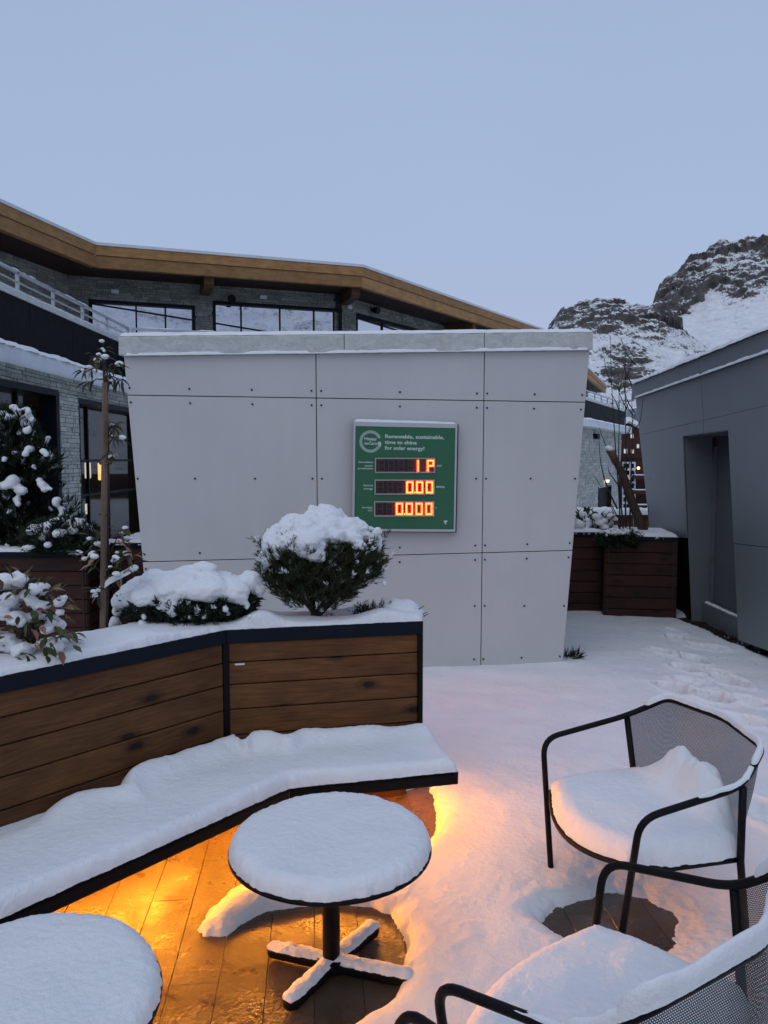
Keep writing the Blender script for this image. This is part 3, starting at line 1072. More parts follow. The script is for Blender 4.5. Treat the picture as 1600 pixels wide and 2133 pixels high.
# ------------------------------------------------------------------ bench
bR, bM, bLf = atz(955, 1608, BZ), atz(603, 1643, BZ), atz(0, 1915, BZ)
bdl = unit((bLf - bM) * V3(1, 1, 0)); bL2 = XY(bM) + bdl * 2.6
bench = thing('bench', 'long angled bench under fresh snow with a glowing warm light strip beneath', 'bench', tuple(XY(bM)))
bkR = XY(atz(889, 1507, BZ + .05))
# back line = foot of the planter face
top = [bL2, XY(bM), XY(bR), XY(cap_R) - nR * .011 + dirR * .01, XY(cap_B) - (nL + nR) * .0057, XY(cap_L2) - nL * .011]
tp = [XY(p, BZ - .012) for p in top]
mb = MB(); mb.hexa(tp, V3(0, 0, 1), .012)
mb.build('seat', M['frame'], bench)
FT = .055
for a, b in ((bL2, XY(bM)), (XY(bM), XY(bR)), (XY(bR), XY(cap_R) + nR * .004)):
    d_ = unit(b - a); n_ = V3(d_[1], -d_[0], 0)
    mb = MB(); mb.hexa([XY(a, BZ - FT), XY(b, BZ - FT), XY(b, BZ - .001), XY(a, BZ - .001)], n_, -.02 if n_ @ (XY(bM) - (XY(cap_B))) > 0 or n_ @ dirR > .9 else .02)
    bevel(mb.build('front_rail', M['frame'], bench), .003, 1)
# brackets out of the planter wall
for t_ in np.linspace(.08, .92, 3):
    a = XY(cap_B) * (1 - t_) + XY(cap_R) * t_; b = XY(bM) * (1 - t_) + XY(bR) * t_
    mb = MB(); mb.beam(XY(a + nR * .01, BZ - .035), XY(b - nR * .03, BZ - .035), .035, .04); mb.build('bracket', M['frame'], bench)
for t_ in np.linspace(.1, .9, 5):
    a = XY(cap_B) * (1 - t_) + XY(cap_L2) * t_; b = XY(bM) * (1 - t_) + bL2 * t_
    mb = MB(); mb.beam(XY(a + nL * .01, BZ - .035), XY(b - nL * .03, BZ - .035), .035, .04); mb.build('bracket', M['frame'], bench)
# the warm light strips, screwed to the planter's foot under the seat
LZ = .335
for a, b, n_ in ((cap_B, cap_R, nR), (cap_L2, cap_B, nL)):
    mb = MB(); mb.hexa([XY(a, LZ) - n_ * .295, XY(b, LZ) - n_ * .295 - (dirR * .012 if n_ is nR else 0), XY(b, LZ + .03) - n_ * .295 - (dirR * .012 if n_ is nR else 0), XY(a, LZ + .03) - n_ * .295], n_, .016)
    mb.build('light_strip', M['led_warm'], bench)


def benchsnow(x, y, sd, h, prof):
    P_ = [XY(cap_L2), XY(cap_B), XY(cap_R)]
    db = np.full(x.shape, 9.); s = np.zeros_like(x); acc = 0
    for a, b in zip(P_[:-1], P_[1:]):
        d = b - a; L = np.linalg.norm(d); t = np.clip(((x - a[0]) * d[0] + (y - a[1]) * d[1]) / L ** 2, 0, 1)
        dd = np.hypot(x - a[0] - t * d[0], y - a[1] - t * d[1]); m = dd < db
        db = np.where(m, dd, db); s = np.where(m, acc + t * L, s); acc += L
    edge = .022 + .105 * np.clip(fbm(P2(s, 0 * s, 2.9), 3.1, 2) * 1.9 + .25, 0, 1) + .01 * fbm(P2(s, 0 * s, 5), 18, 2)
    for px_, py_, wd_ in ((590, 1532, .055), (232, 1648, .07), (505, 1545, .03)):
        c_ = atz(px_, py_, BZ + .03); a_, b_ = (P_[0], P_[1])
        if px_ > 471: a_, b_ = P_[1], P_[2]
        s0_ = (XY(c_) - a_) @ unit(b_ - a_) + (0 if px_ <= 471 else np.linalg.norm(P_[1] - P_[0]))
        edge = edge + .085 * np.exp(-((s - s0_) / wd_) ** 2)
    k = np.clip((db - edge + .03) / .10, 0, 1)
    k = np.sqrt(np.clip(1 - (1 - k) ** 2, 0, 1))
    # humps against the boards
    hump = .042 * np.exp(-((db - edge - .07) / .075) ** 2) * np.clip(fbm(P2(s, 0 * s, 2.9), 3.1, 2) * -1.7 + .5, 0, 1.3)
    return (h + hump + .010 * fbm(P2(x, y, 3), 2.2, 2)) * (.03 + .97 * k)


sp = [bL2 + V3(0, 0, 0), XY(bM), XY(bR), top[3], top[4], top[5]]
patch('snow', sp, BZ + .001, .056, .045, M['snow'], bench, .0105, .008, 4, .004, 0.0, benchsnow)

# ------------------------------------------------------------------ coffee tables
TZ = .455


def arc(r, n=64, c=(0, 0)):
    return [(c[0] + r * math.cos(2 * math.pi * k / n), c[1] + r * math.sin(2 * math.pi * k / n), 0) for k in range(n)]


def make_table(name, label, c, rad, rot, seed, parts=True):
    t = thing(name, label, 'table', tuple(XY(c)), 'snow covered round coffee tables', None, rot)
    mb = MB(); a = [V3(*p) + V3(0, 0, TZ - .014) for p in arc(rad)]
    mb.hexa(a, V3(0, 0, 1), .014)
    bevel(mb.build('tabletop', M['frame'], t, False, True), .004, 2)
    patch('snow', [p[:2] for p in arc(rad - .004, 90)], TZ + .0005, .052, .056, M['snow'], t, .007, .009, 5, .0055, 0, lambda x, y, sd, h, prof: h + (1 - np.clip(sd / .12, 0, 1)) * prof * (.004 * fbm(P2(x, y, seed + 7), 13, 3) + .0014 * fbm(P2(x, y, seed), 55, 2)), True, seed)
    mb = MB(); mb.tube([(0, 0, .045), (0, 0, TZ - .014)], .0305, 24)
    mb.build('column', M['frame'], t, True, True)
    mb = MB(); mb.tube([(0, 0, TZ - .02), (0, 0, TZ - .013)], .09, 24); mb.build('mounting_plate', M['frame'], t, False, True)
    return t


tc = XY(atz(689, 1753, TZ + .012))
TR = .352
table = make_table('coffee_table', 'round black pedestal table thick with snow in front of the bench, cross foot in view', tc, TR, 0, 0.0)
fx_ = [floor(558, 1968, .04), floor(783, 1922, .04), floor(862, 2032, .04), floor(596, 2088, .04)]
bc = XY(floor(697, 1996, .04))
for k, p in enumerate(fx_):
    v = XY(p) - XY(tc); a = math.atan2(v[1], v[0]); L = min(.36, np.linalg.norm(v))
    d = V3(math.cos(a), math.sin(a), 0); n_ = V3(-d[1], d[0], 0); w = .031
    pts = [d * .0 - n_ * w, d * (L - w) - n_ * w] + [d * (L - w) + d * w * math.sin(q_) - n_ * w * math.cos(q_) for q_ in np.linspace(.2, math.pi - .2, 9)] + [d * (L - w) + n_ * w, n_ * w]
    mb = MB(); mb.hexa([q_ + V3(0, 0, .012 - .0006 * k) for q_ in pts], V3(0, 0, 1), .030)
    bevel(mb.build('foot', M['frame'], table, False, True), .006, 2)
    def fs(x, y, sd, h, prof, d=d, L=L, k=k):
        t_ = (x * d[0] + y * d[1]) / L
        if k == 0: h = h * np.clip((.80 - t_ + .35 * fbm(P2(x, y), 40, 2)) * 6, 0, 1)
        return h
    pts2 = [d * .0 - n_ * w * .95] + [q_ for q_ in pts[1:-1]] + [n_ * w * .95]
    patch('snow', [q_[:2] for q_ in pts2], .0425 - .0006 * k, .017, .03, M['snow'], table, .0055, .005, 24, .005, 0, fs, True, k)
mb = MB(); mb.tube([(0, 0, .01), (0, 0, .05)], .05, 20); mb.build('hub', M['frame'], table, False, True)
tc2 = XY(atz(28, 2090, TZ + .012))
t2 = make_table('coffee_table', 'round snow covered table cut off at the lower left corner of the terrace', tc2, TR, .5, 5.0)
for k in range(4):
    a = .35 + k * math.pi / 2; d = V3(math.cos(a), math.sin(a), 0)
    mb = MB(); mb.beam(d * .0 + V3(0, 0, .027 - .0006 * k), d * .33 + V3(0, 0, .027 - .0006 * k), .062, .03)
    bevel(mb.build('foot', M['frame'], t2, False, True), .006, 2)
cs_ = [XY(floor(*p)) for p in [(255, 2150), (280, 2105), (296, 2098), (306, 2118), (300, 2170), (260, 2200)]]
o = patch('snow_heap', cs_, .002, .035, .05, M['snow'], None, .008, .006, 9, .012)
tag(o, 'small heap of snow on the wet floor under the edge of the corner table', 'snow')

# ------------------------------------------------------------------ armchairs
CH = dict(w1=.386, d1=.254, ha1=.554, w2=.383, d2=.15, ha2=.629, w3=.30, d3=.296, ht=.724, wr=.35, dr=.188, zs=.336, fx=-.110, fy=.004)


def make_chair(name, label, loc, rz, seed, mound=True, snowy=True, back=None, bow=.058, deep=(.022, .016)):
    c = dict(CH, **(back or {}))
    t = thing(name, label, 'chair', loc, 'black metal mesh armchairs', None, rz)
    J = {s: V3(s * c['w2'], -c['d2'], c['ha2']) for s in (-1, 1)}
    T = {s: V3(s * c['w3'], -c['d3'], c['ht']) for s in (-1, 1)}
    B = {s: V3(s * c['w1'], c['d1'], c['ha1']) for s in (-1, 1)}
    F = {s: V3(s * (c['w1'] + c['fx']), c['d1'] + c['fy'], 0.0) for s in (-1, 1)}
    Sx = {s: V3(s * c['wr'], -c['dr'], c['zs']) for s in (-1, 1)}
    Tm = V3(0, -c['d3'] - bow, c['ht'] + .006)
    rad = .0125
    path = roundpath([F[-1], B[-1], J[-1], T[-1]], .075, 6)[:-1] + roundpath([J[-1] * .5 + T[-1] * .5, T[-1], Tm, T[1], J[1] * .5 + T[1] * .5], .06, 6) + roundpath([T[1], J[1], B[1], F[1]], .075, 6)[1:]
    mb = MB(); mb.tube(path, rad, 10)
    mb.build('arm_rail', M['frame'], t, True, True)
    fz = c['zs']
    for s in (-1, 1):
        mb = MB(); mb.tube([J[s] + V3(0, 0, -.004), Sx[s] + V3(0, .012, 0), V3(s * (c['wr'] - .03), -c['dr'] - .05, 0)], .0135, 10)
        mb.build('leg', M['frame'], t, True, True)
    # seat pan: bowed front, straight sides
    fr = [V3(s_ * .30, c['d1'] - .005 + .085 * (1 - (s_ / 1.0) ** 2), fz - .035 * (1 - s_ ** 2) + .012) for s_ in np.linspace(-1, 1, 15)]
    ed = [V3(-.335, .10, fz - .002), V3(-c['wr'] + .012, -c['dr'], fz)]
    bk_ = [V3(s_ * (c['wr'] - .05), -c['dr'] - .085 * (1 - s_ ** 2) - .02, fz - .02) for s_ in np.linspace(-1, 1, 9)]
    outl = [fr[0] + V3(-.012, 0, 0)] + fr[1:-1] + [fr[-1] + V3(.012, 0, 0)] + [V3(-p[0], p[1], p[2]) for p in ed] + bk_[::-1] + ed[::-1]
    mb = MB(); mb.tube(outl + [outl[0]], .0105, 8); mb.build('seat_frame', M['frame'], t, True, True)
    n = len(outl); ctr = sum(outl) / n - V3(0, 0, .02)
    vs = [ctr] + outl
    mk('seat', vs, [(0, 1 + k, 1 + (k + 1) % n) for k in range(n)], M['mesh'], t, True, True, [(p[0], p[1]) for p in vs])
    # perforated back, lofted between the rail and the rear of the seat
    topl = [J[-1]] + [J[-1] * .5 + T[-1] * .5, T[-1]] + [T[-1] * (1 - k) + Tm * k for k in (.5,)] + [Tm] + [Tm * (1 - k) + T[1] * k for k in (.5,)] + [T[1], J[1] * .5 + T[1] * .5, J[1]]
    L_ = np.cumsum([0] + [np.linalg.norm(b - a) for a, b in zip(topl[:-1], topl[1:])]); L_ /= L_[-1]
    vs, uv = [], []
    nu, nv = 25, 9
    botl = [Sx[-1]] + bk_ + [Sx[1]]
    Lb = np.cumsum([0] + [np.linalg.norm(b - a) for a, b in zip(botl[:-1], botl[1:])]); Lb /= Lb[-1]
    for j in range(nv):
        v = j / (nv - 1)
        for i in range(nu):
            u = i / (nu - 1)
            a = V3(*[np.interp(u, L_, [p[k] for p in topl]) for k in range(3)]); b = V3(*[np.interp(u, Lb, [p[k] for p in botl]) for k in range(3)])
            p = a * (1 - v) + b * v + V3(0, -.03 * math.sin(math.pi * v) * math.sin(math.pi * u), 0)
            vs.append(p); uv.append((u * 1.0, v * .42))
    fs = [(j * nu + i, j * nu + i + 1, (j + 1) * nu + i + 1, (j + 1) * nu + i) for j in range(nv - 1) for i in range(nu - 1)]
    mk('backrest', vs, fs, M['mesh'], t, True, True, uv)
    if not snowy: return t
    pl = [(p[0] * 1.02, p[1]) for p in outl]

    def hf(x, y, sd, h, prof):
        sag = -.030 * np.clip((y + .1) / .4, 0, 1) * (1 - np.clip(np.abs(x) / .3, 0, 1) ** 2)
        h = h + sag * 0
        if mound:
            m_ = .16 * np.exp(-((y + c['dr'] + .05) / .085) ** 2) * np.clip(1.05 - ((x + .0) / .27) ** 2, 0, 1) * (1 + .55 * fbm(P2(x, y, seed), 9, 3))
            h = h + np.maximum(m_, 0)
        return h
    def tl_(x, y):
        return -.035 * np.clip((y - .05) / .27, 0, 1) * (1 - np.clip(np.abs(x) / .3, 0, 1) ** 2)
    patch('snow', pl, fz + .006, .088, .075, M['snow'], t, .0095, .008, 5, .004, 0.0, hf, True, seed, tl_)
    k0 = len(path)
    topp = roundpath([J[-1] * .55 + T[-1] * .45, T[-1], Tm, T[1], J[1] * .55 + T[1] * .45], .05, 6)
    ridge('snow', topp, deep[0], deep[1] * 1.1, M['snow'], t, True, .008, seed, .0125)
    ridge('snow', roundpath([T[-1] * .8 + J[-1] * .2, J[-1], J[-1] * .55 + B[-1] * .45], .05, 5), .020, deep[1] * .75, M['snow'], t, True, .008, seed + 3, .010, hole=.3)
    return t


ch1 = make_chair('armchair', 'black mesh armchair with snow heaped against its backrest, farther of the two in view', (1.031, 2.972, 0.018), 1.80, 0.0)
ch2 = make_chair('armchair', 'black mesh armchair in the lower right corner with snow along its back rail', (.576, 1.815, 0.018), .781, 4.0, False, True, dict(w3=.347, d3=.254, d2=.133, ht=.738), .085, (.025, .036))
# only one arm corner of a third chair reaches into the picture
p3c = atz(835, 2098, CH['ha1'] + .018)
a3 = .62
R3 = Matrix.Rotation(a3, 3, 'Z')
off = R3 @ Vector((CH['w1'], CH['d1'], 0))
ch3 = make_chair('armchair', 'armchair of which only a black arm corner shows at the bottom edge', (p3c[0] - off.x, p3c[1] - off.y, .018), a3, 9.0, False)

# ------------------------------------------------------------------ stone cladding
def cladding(mb, o, r, u, n, W_, H_, holes=(), ch=(.055, .10), cl=(.16, .50), dep=.028, topf=None):
    """courses of ledger stone on the wall o + a*r + b*u; holes are (a0,b0,a1,b1); topf(a) limits the height"""
    b = 0.0
    while b < H_:
        h = min(random.uniform(*ch), H_ - b)
        a = -random.uniform(0, .2)
        while a < W_:
            l = random.uniform(*cl)
            a0, a1 = max(a, 0), min(a + l, W_)
            a += l
            cuts = [(a0, a1)]
            for (p0, q0, p1, q1) in holes:
                if b + h * .5 > q0 and b + h * .5 < q1:
                    nc = []
                    for s0, s1 in cuts:
                        if s1 <= p0 or s0 >= p1: nc.append((s0, s1)); continue
                        if s0 < p0: nc.append((s0, p0))
                        if s1 > p1: nc.append((p1, s1))
                    cuts = nc
            for s0, s1 in cuts:
                if s1 - s0 < .03: continue
                if topf is not None and b + h > topf((s0 + s1) / 2): continue
                g = .004
                P = [o + r * (s0 + g) + u * (b + g), o + r * (s1 - g) + u * (b + g), o + r * (s1 - g) + u * (b + h - g), o + r * (s0 + g) + u * (b + h - g)]
                d = random.uniform(.3, 1) * dep
                F_ = [p + n * d for p in P]
                mb.add(P + F_, [(4, 5, 6, 7), (0, 1, 5, 4), (1, 2, 6, 5), (2, 3, 7, 6), (3, 0, 4, 7)])
        b += h


Z = V3(0, 0, 1)
M['bracket'] = m_wood('bracket_timber', (.06, .028, .012), (.14, .07, .03), False, .6, .5)


def wallbasis(a, b):
    """plan wall from a to b (left to right as seen from the terrace)"""
    r = unit(XY(b) - XY(a)); n = V3(r[1], -r[0], 0)
    return r, n


def window(parent, o, r, n, a0, z0, a1, z1, vbars=(), hbars=(), glass=None, fr=.09, dep=.10, diag=None, name='window', mid=.045):
    """frame with bars (part) and its panes (sub-parts); set back by dep"""
    mb = MB()
    bo = o - n * dep
    def rect(p0, q0, p1, q1, t):
        mb.hexa([bo + r * p0 + Z * q0, bo + r * p1 + Z * q0, bo + r * p1 + Z * q1, bo + r * p0 + Z * q1], n, t)
    rect(a0, z1 - fr, a1, z1, dep + .035); rect(a0, z0, a1, z0 + fr, dep + .03)
    rect(a0, z0 + fr, a0 + fr, z1 - fr, dep + .03); rect(a1 - fr, z0 + fr, a1, z1 - fr, dep + .03)
    for v in vbars: rect(v - mid / 2, z0 + fr, v + mid / 2, z1 - fr, .05)
    for h in hbars: rect(a0 + fr, h - mid / 2, a1 - fr, h + mid / 2, .043)
    if diag:
        (p, q_), (p1, q1) = diag
        A, B = bo + r * p + Z * q_, bo + r * p1 + Z * q1
        mb.beam(A + n * .05, B + n * .05, .03, .045, up=n)
    f = mb.build(name, M['win_frame'], parent)
    xs_ = [a0 + fr] + sorted(vbars) + [a1 - fr]
    for x0, x1 in zip(xs_[:-1], xs_[1:]):
        tw = random.uniform(-.004, .004)
        q4 = [bo + r * x0 + Z * (z0 + fr) + n * .012, bo + r * x1 + Z * (z0 + fr) + n * (.012 + tw), bo + r * x1 + Z * (z1 - fr) + n * (.012 + tw), bo + r * x0 + Z * (z1 - fr) + n * .012]
        mb = MB(); mb.hexa([p - n * .008 for p in q4], n, .008); mb.build('pane', glass or M['glass'], f)
    return f


# ------------------------------------------------------------------ the stone and timber building behind
EZ = 7.41
ev = [atz(0, 412, EZ), atz(200, 503, EZ), atz(757, 550, EZ), atz(1150, 690, EZ), atz(1264, 801, EZ)]
ev = [XY(p) for p in ev]
ev[0] = ev[0] + unit(ev[0] - ev[1]) * 7
lodge = thing('lodge', 'long stone building with a sweeping brown timber eave and railed balcony behind the pavilion', 'building', (0, 24, 0))
def offs(pl, d):
    out_ = []
    for i, p in enumerate(pl):
        ns = []
        if i > 0: ns.append(wallbasis(pl[i - 1], p)[1])
        if i < len(pl) - 1: ns.append(wallbasis(p, pl[i + 1])[1])
        b_ = unit(sum(ns)); out_.append(p - b_ * d / max(.5, b_ @ ns[0]))
    return out_
wl = offs(ev, 1.45)
hb = [.10, .24, .30]
in1, in2, in3 = offs(ev, .02), offs(ev, .05), offs(ev, .30)
inr = offs(ev, 6.0)
inR = [V3(p[0], p[1], 0) for p in inr]
for i in range(4):
    # roof edge: metal and thin snow
    mb = MB(); q4 = [XY(ev[i], EZ - .085), XY(ev[i + 1], EZ - .085), XY(inR[i + 1], EZ + .55), XY(inR[i], EZ + .55)]
    mb.hexa(q4, Z, .075); mb.build('roof', M['white'], lodge)
    r, n = wallbasis(ev[i], ev[i + 1])
    for lo, hi, pl_, th_, nm in ((EZ - .335, EZ - .087, in1, .16, 'fascia_board'), (EZ - .645, EZ - .345, in2, .16, 'fascia_board')):
        a, b = pl_[i], pl_[i + 1]
        L = np.linalg.norm(b - a)
        nseg = max(1, int(L / 5.5))
        for k in range(nseg):
            s0, s1 = a + (b - a) * k / nseg + r * (.003 if k else 0), a + (b - a) * (k + 1) / nseg - r * (.003 if k < nseg - 1 else 0)
            mb = MB(); u0 = random.uniform(0, 9)
            mb.hexa([XY(s0, lo), XY(s1, lo), XY(s1, hi), XY(s0, hi)], n, -th_, [(u0, 0), (u0 + L / nseg, 0), (u0 + L / nseg, hi - lo), (u0, hi - lo)])
            mb.build(nm, M['beam'], lodge)
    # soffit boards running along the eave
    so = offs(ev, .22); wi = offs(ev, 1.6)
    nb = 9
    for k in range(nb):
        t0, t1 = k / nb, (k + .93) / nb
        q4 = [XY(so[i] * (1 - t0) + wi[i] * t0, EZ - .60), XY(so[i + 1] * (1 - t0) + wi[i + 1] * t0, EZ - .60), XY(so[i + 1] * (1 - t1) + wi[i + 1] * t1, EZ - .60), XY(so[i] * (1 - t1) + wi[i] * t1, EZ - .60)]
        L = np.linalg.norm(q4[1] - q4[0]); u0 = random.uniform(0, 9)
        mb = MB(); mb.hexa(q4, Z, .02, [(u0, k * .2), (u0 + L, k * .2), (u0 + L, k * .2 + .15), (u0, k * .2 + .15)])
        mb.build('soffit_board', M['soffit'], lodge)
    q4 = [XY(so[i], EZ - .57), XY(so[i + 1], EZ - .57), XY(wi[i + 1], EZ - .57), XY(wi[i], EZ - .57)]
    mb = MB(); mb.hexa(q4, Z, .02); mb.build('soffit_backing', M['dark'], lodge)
# heavy brackets under the eave
for px, py in ((437, 574), (745, 590), (997, 655)):
    bz = EZ - .645
    # the bracket end stands just inside the fascia
    best = None
    for i in range(4):
        r, n = wallbasis(ev[i], ev[i + 1])
        pln = Plane(in2[i], r, Z); p = pln.hit(px, py)
        s_ = (p - in2[i]) @ r
        if -.1 <= s_ <= np.linalg.norm(in2[i + 1] - in2[i]) + .1: best = (p, n, r)
    p, n, r = best
    mb = MB(); P0 = XY(p, 0) - n * .17
    w = .13
    prof_ = [(0, bz + .045), (0, bz - .20), (-.12, bz - .27), (-1.25, bz - .27), (-1.25, bz + .045)]
    mb.hexa([P0 - r * w + n * a + Z * z_ for a, z_ in prof_], r, 2 * w)
    mb.build('bracket', M['bracket'], lodge)
# upper walls and their windows
U0 = 3.6
for i in range(4):
    a, b = wl[i], wl[i + 1]; r, n = wallbasis(a, b); L = np.linalg.norm(XY(b) - XY(a)); o = XY(a, 0)
    pl_ = Plane(o, r, Z); pl_.n = n
    def uz(px, py):
        p = pl_.hit(px, py); return (p - o) @ r, p[2]
    wins = []
    if i == 1:
        for x0, x1, yt_, vb, dg in ((185, 406, 626, (284, 345), ((182, 630), (410, 667))), (443, 712, 631, (503, 584, 655), ((441, 671), (640, 704)))):
            a0 = uz(x0, yt_)[0]; a1 = uz(x1, yt_)[0]; z1 = uz((x0 + x1) / 2, yt_ + 4)[1]
            d_ = (uz(*dg[0]), uz(*dg[1]))
            wins.append((a0, 4.35, a1, z1, [uz(v, 660)[0] for v in vb], d_))
    if i == 2:
        a0 = uz(741, 655)[0]; a1 = uz(900, 700)[0]; z1 = uz(741, 653)[1]
        wins.append((a0, 4.35, a1, z1, [uz(800, 670)[0], uz(850, 680)[0]], (uz(742, 660), uz(862, 697))))
    mb = MB(); mb.hexa([o + Z * U0 - n * .3, o + r * L + Z * U0 - n * .3, o + r * L + Z * (EZ - .6) - n * .3, o + Z * (EZ - .6) - n * .3], n, -.1)
    mb.build('wall', M['mortar'], lodge)
    mb = MB(); cladding(mb, o + Z * U0, r, Z, n, L, EZ - .6 - U0, [(w[0], w[1] - U0, w[2], w[3] - U0) for w in wins])
    # dark joint plane just behind the stones, open at the windows
    xs_ = sorted({0, L} | {w[0] for w in wins} | {w[2] for w in wins})
    mj = MB()
    for x0, x1 in zip(xs_[:-1], xs_[1:]):
        inw = [w for w in wins if w[0] <= x0 + 1e-6 and w[2] >= x1 - 1e-6]
        spans = [(U0, EZ - .6)] if not inw else [(U0, inw[0][1]), (inw[0][3], EZ - .6)]
        for z0, z1 in spans:
            mj.hexa([o + r * x0 + Z * z0 - n * .02, o + r * x1 + Z * z0 - n * .02, o + r * x1 + Z * z1 - n * .02, o + r * x0 + Z * z1 - n * .02], n, .02)
    wj = mj.build('wall', M['mortar'], lodge)
    tag(mb.build('stone_cladding', M['stone'], lodge), kind='stuff')
    for w in wins: window(lodge, o, r, n, w[0], w[1], w[2], w[3], w[4], diag=w[5], fr=.085)
    # small lamps on the wall
    for px, py, kind in (((240, 608, 0), (548, 620, 0), (480, 623, 1)) if i == 1 else ((773, 646, 1), (725, 640, 0)) if i == 2 else ()):
        p = pl_.hit(px, py)
        mb = MB()
        if kind: mb.tube([p + n * .02, p + n * .10, p + n * .12, p + n * .30 - Z * .05], [.05, .05, .10, .12], 10); mb.build('spotlight', M['frame'], lodge)
        else: mb.box(p + n * .04, (r, n, Z), (.10, .05, .05)); mb.build('emergency_lamp', M['white'], lodge)

# balcony: polyline of the parapet
PT, PB = 4.36, 3.58
bal = [XY(V3(-5.88, 6, 0)), XY(V3(-5.88, 18.2, 0)), V3(-1.2, 19.6, 0), XY(atz(1213, 831, PT)), XY(atz(1302, 858, PT))]
bal2 = offs(bal, -.42)
for i in range(4):
    a, b = bal[i], bal[i + 1]; r, n = wallbasis(a, b); L = np.linalg.norm(b - a)
    k = max(1, int(L / 1.6))
    for j in range(k):
        s0, s1 = a + (b - a) * j / k + r * .006, a + (b - a) * (j + 1) / k - r * .006
        mb = MB(); mb.hexa([XY(s0, PB), XY(s1, PB), XY(s1, PT), XY(s0, PT)], n, -.05); mb.build('balcony_panel', M['black_panel'], lodge)
    mb = MB(); mb.hexa([XY(a, PB) - n * .09, XY(b, PB) - n * .09, XY(b, PT - .02) - n * .09, XY(a, PT - .02) - n * .09], n, -.04); mb.build('balcony_backing', M['dark'], lodge)
    # metal cap with a skin of snow
    mb = MB(); mb.hexa([XY(a, PT + .002) + n * .03, XY(b, PT + .002) + n * .03, XY(b, PT + .002) - n * .2, XY(a, PT + .002) - n * .2], Z, .10); mb.build('parapet_cap', M['zinc'], lodge)
    ridge('snow', [XY(a, PT + .10) - n * .06, XY(b, PT + .10) - n * .06], .16, .035, M['snow_far'], lodge, step=.12)
    # rail
    k = max(1, int(L / 1.35))
    for j in range(k + 1):
        p = a + (b - a) * j / k - n * .1
        mb = MB(); mb.beam(XY(p, PT + .1), XY(p, PT + .46), .05, .05, up=r); mb.build('rail_post', M['steel'], lodge)
    for z_, w in ((PT + .46, .05), (PT + .30, .025), (PT + .17, .025)):
        mb = MB(); mb.beam(XY(a, z_) - n * .1, XY(b, z_) - n * .1, w, w); mb.build('rail', M['steel'], lodge)
    ridge('snow', [XY(a, PT + .485) - n * .1, XY(b, PT + .485) - n * .1], .045, .022, M['snow_far'], lodge, step=.12, seed=i, hole=.1)
    # slab edge with snow piled on it
    a2, b2 = bal2[i], bal2[i + 1]
    mb = MB(); mb.hexa([XY(a2, 3.16), XY(b2, 3.16), XY(b2, 3.44), XY(a2, 3.44)], n, -1.2); mb.build('floor_slab', M['white'], lodge)
    ridge('snow', [XY(a2, 3.44) - n * .2, XY(b2, 3.44) - n * .2], .44, .085, M['snow_far'], lodge, step=.10, seed=i * 3)
r, n = wallbasis(bal[3], bal[4])
mb = MB(); mb.hexa([XY(bal[4], 3.16), XY(bal[4], PT + .1), XY(bal[4], PT + .1) + r * .3, XY(bal[4], 3.16) + r * .3], n, -1.5); mb.build('balcony_end', M['white'], lodge)
# ground floor, left: plane facing +x, windows and pier
gx = -5.41
go = V3(gx, 6.0, -.03); r = V3(0, 1, 0); n = V3(1, 0, 0)
gp = Plane(go, r, Z); gp.n = n
gy = lambda px, py: gp.hit(px, py)
w1 = (0.2, gy(118, 812)[1] - 6.0); pier = (w1[1], gy(158, 830)[1] - 6.0); d1 = (pier[1], 12.2 - .3)
hz = gy(60, 801)[2]
GL = 12.2
holes = [(w1[0], .50, w1[1], hz), (d1[0], .05, d1[1], hz - .06)]
mb = MB(); cladding(mb, go, r, Z, n, GL, 3.19, holes, ch=(.05, .095), cl=(.13, .42))
tag(mb.build('stone_cladding', M['stone'], lodge), kind='stuff')
for a0, a1, z0, z1 in ((0, GL, hz, 3.19), (w1[1], d1[0], 0, hz), (0, w1[1], 0, .50), (d1[1], GL, 0, hz)):
    mb = MB(); mb.hexa([go + r * a0 + Z * z0 - n * .02, go + r * a1 + Z * z0 - n * .02, go + r * a1 + Z * z1 - n * .02, go + r * a0 + Z * z1 - n * .02], n, .02); mb.build('wall', M['mortar'], lodge)
# the pale pier stands a little proud
mb = MB(); cladding(mb, go + r * (pier[0] + .01) + n * .03, r, Z, n, pier[1] - pier[0] - .02, hz - .02, ch=(.045, .085), cl=(.10, .34))
tag(mb.build('stone_pier', M['stone_pale'], lodge), kind='stuff')
window(lodge, go + Z * .03, r, n, w1[0], .50, w1[1], hz, (w1[1] - .95, w1[1] - 2.6), (), M['clear'], .10, .25)
window(lodge, go + Z * .03, r, n, d1[0], .05, d1[1], hz - .06, (d1[0] + 1.05, d1[0] + 2.1), (1.75, 1.1), M['clear'], .09, .25, name='glazed_door')
# dim room behind the glass with its lamps
mb = MB()
mb.hexa([V3(gx - 3.4, 6, .0), V3(gx - 3.4, 18.2, .0), V3(gx - 3.4, 18.2, 3.1), V3(gx - 3.4, 6, 3.1)], n, -.1)
mb.build('room_wall', M['room'], lodge)
for z_ in (-.02, 3.0):
    mb = MB(); mb.hexa([V3(gx - 3.4, 6, z_), V3(gx - .3, 6, z_), V3(gx - .3, 18.2, z_), V3(gx - 3.4, 18.2, z_)], Z, .03); mb.build('room_floor' if z_ < 1 else 'room_ceiling', M['room'], lodge)
for y_ in (5.9, 18.2):
    mb = MB(); mb.hexa([V3(gx - 3.4, y_, 0), V3(gx - .3, y_, 0), V3(gx - .3, y_, 3), V3(gx - 3.4, y_, 3)], V3(0, 1, 0), .05); mb.build('room_wall', M['room'], lodge)
for y_ in (9.6, 13.5, 15.4):
    mb = MB(); mb.box(V3(gx - 2.0, y_, 1.5), (V3(1, 0, 0), V3(0, 1, 0), Z), (.14, .16, 1.5)); mb.build('column', M['room'], lodge)
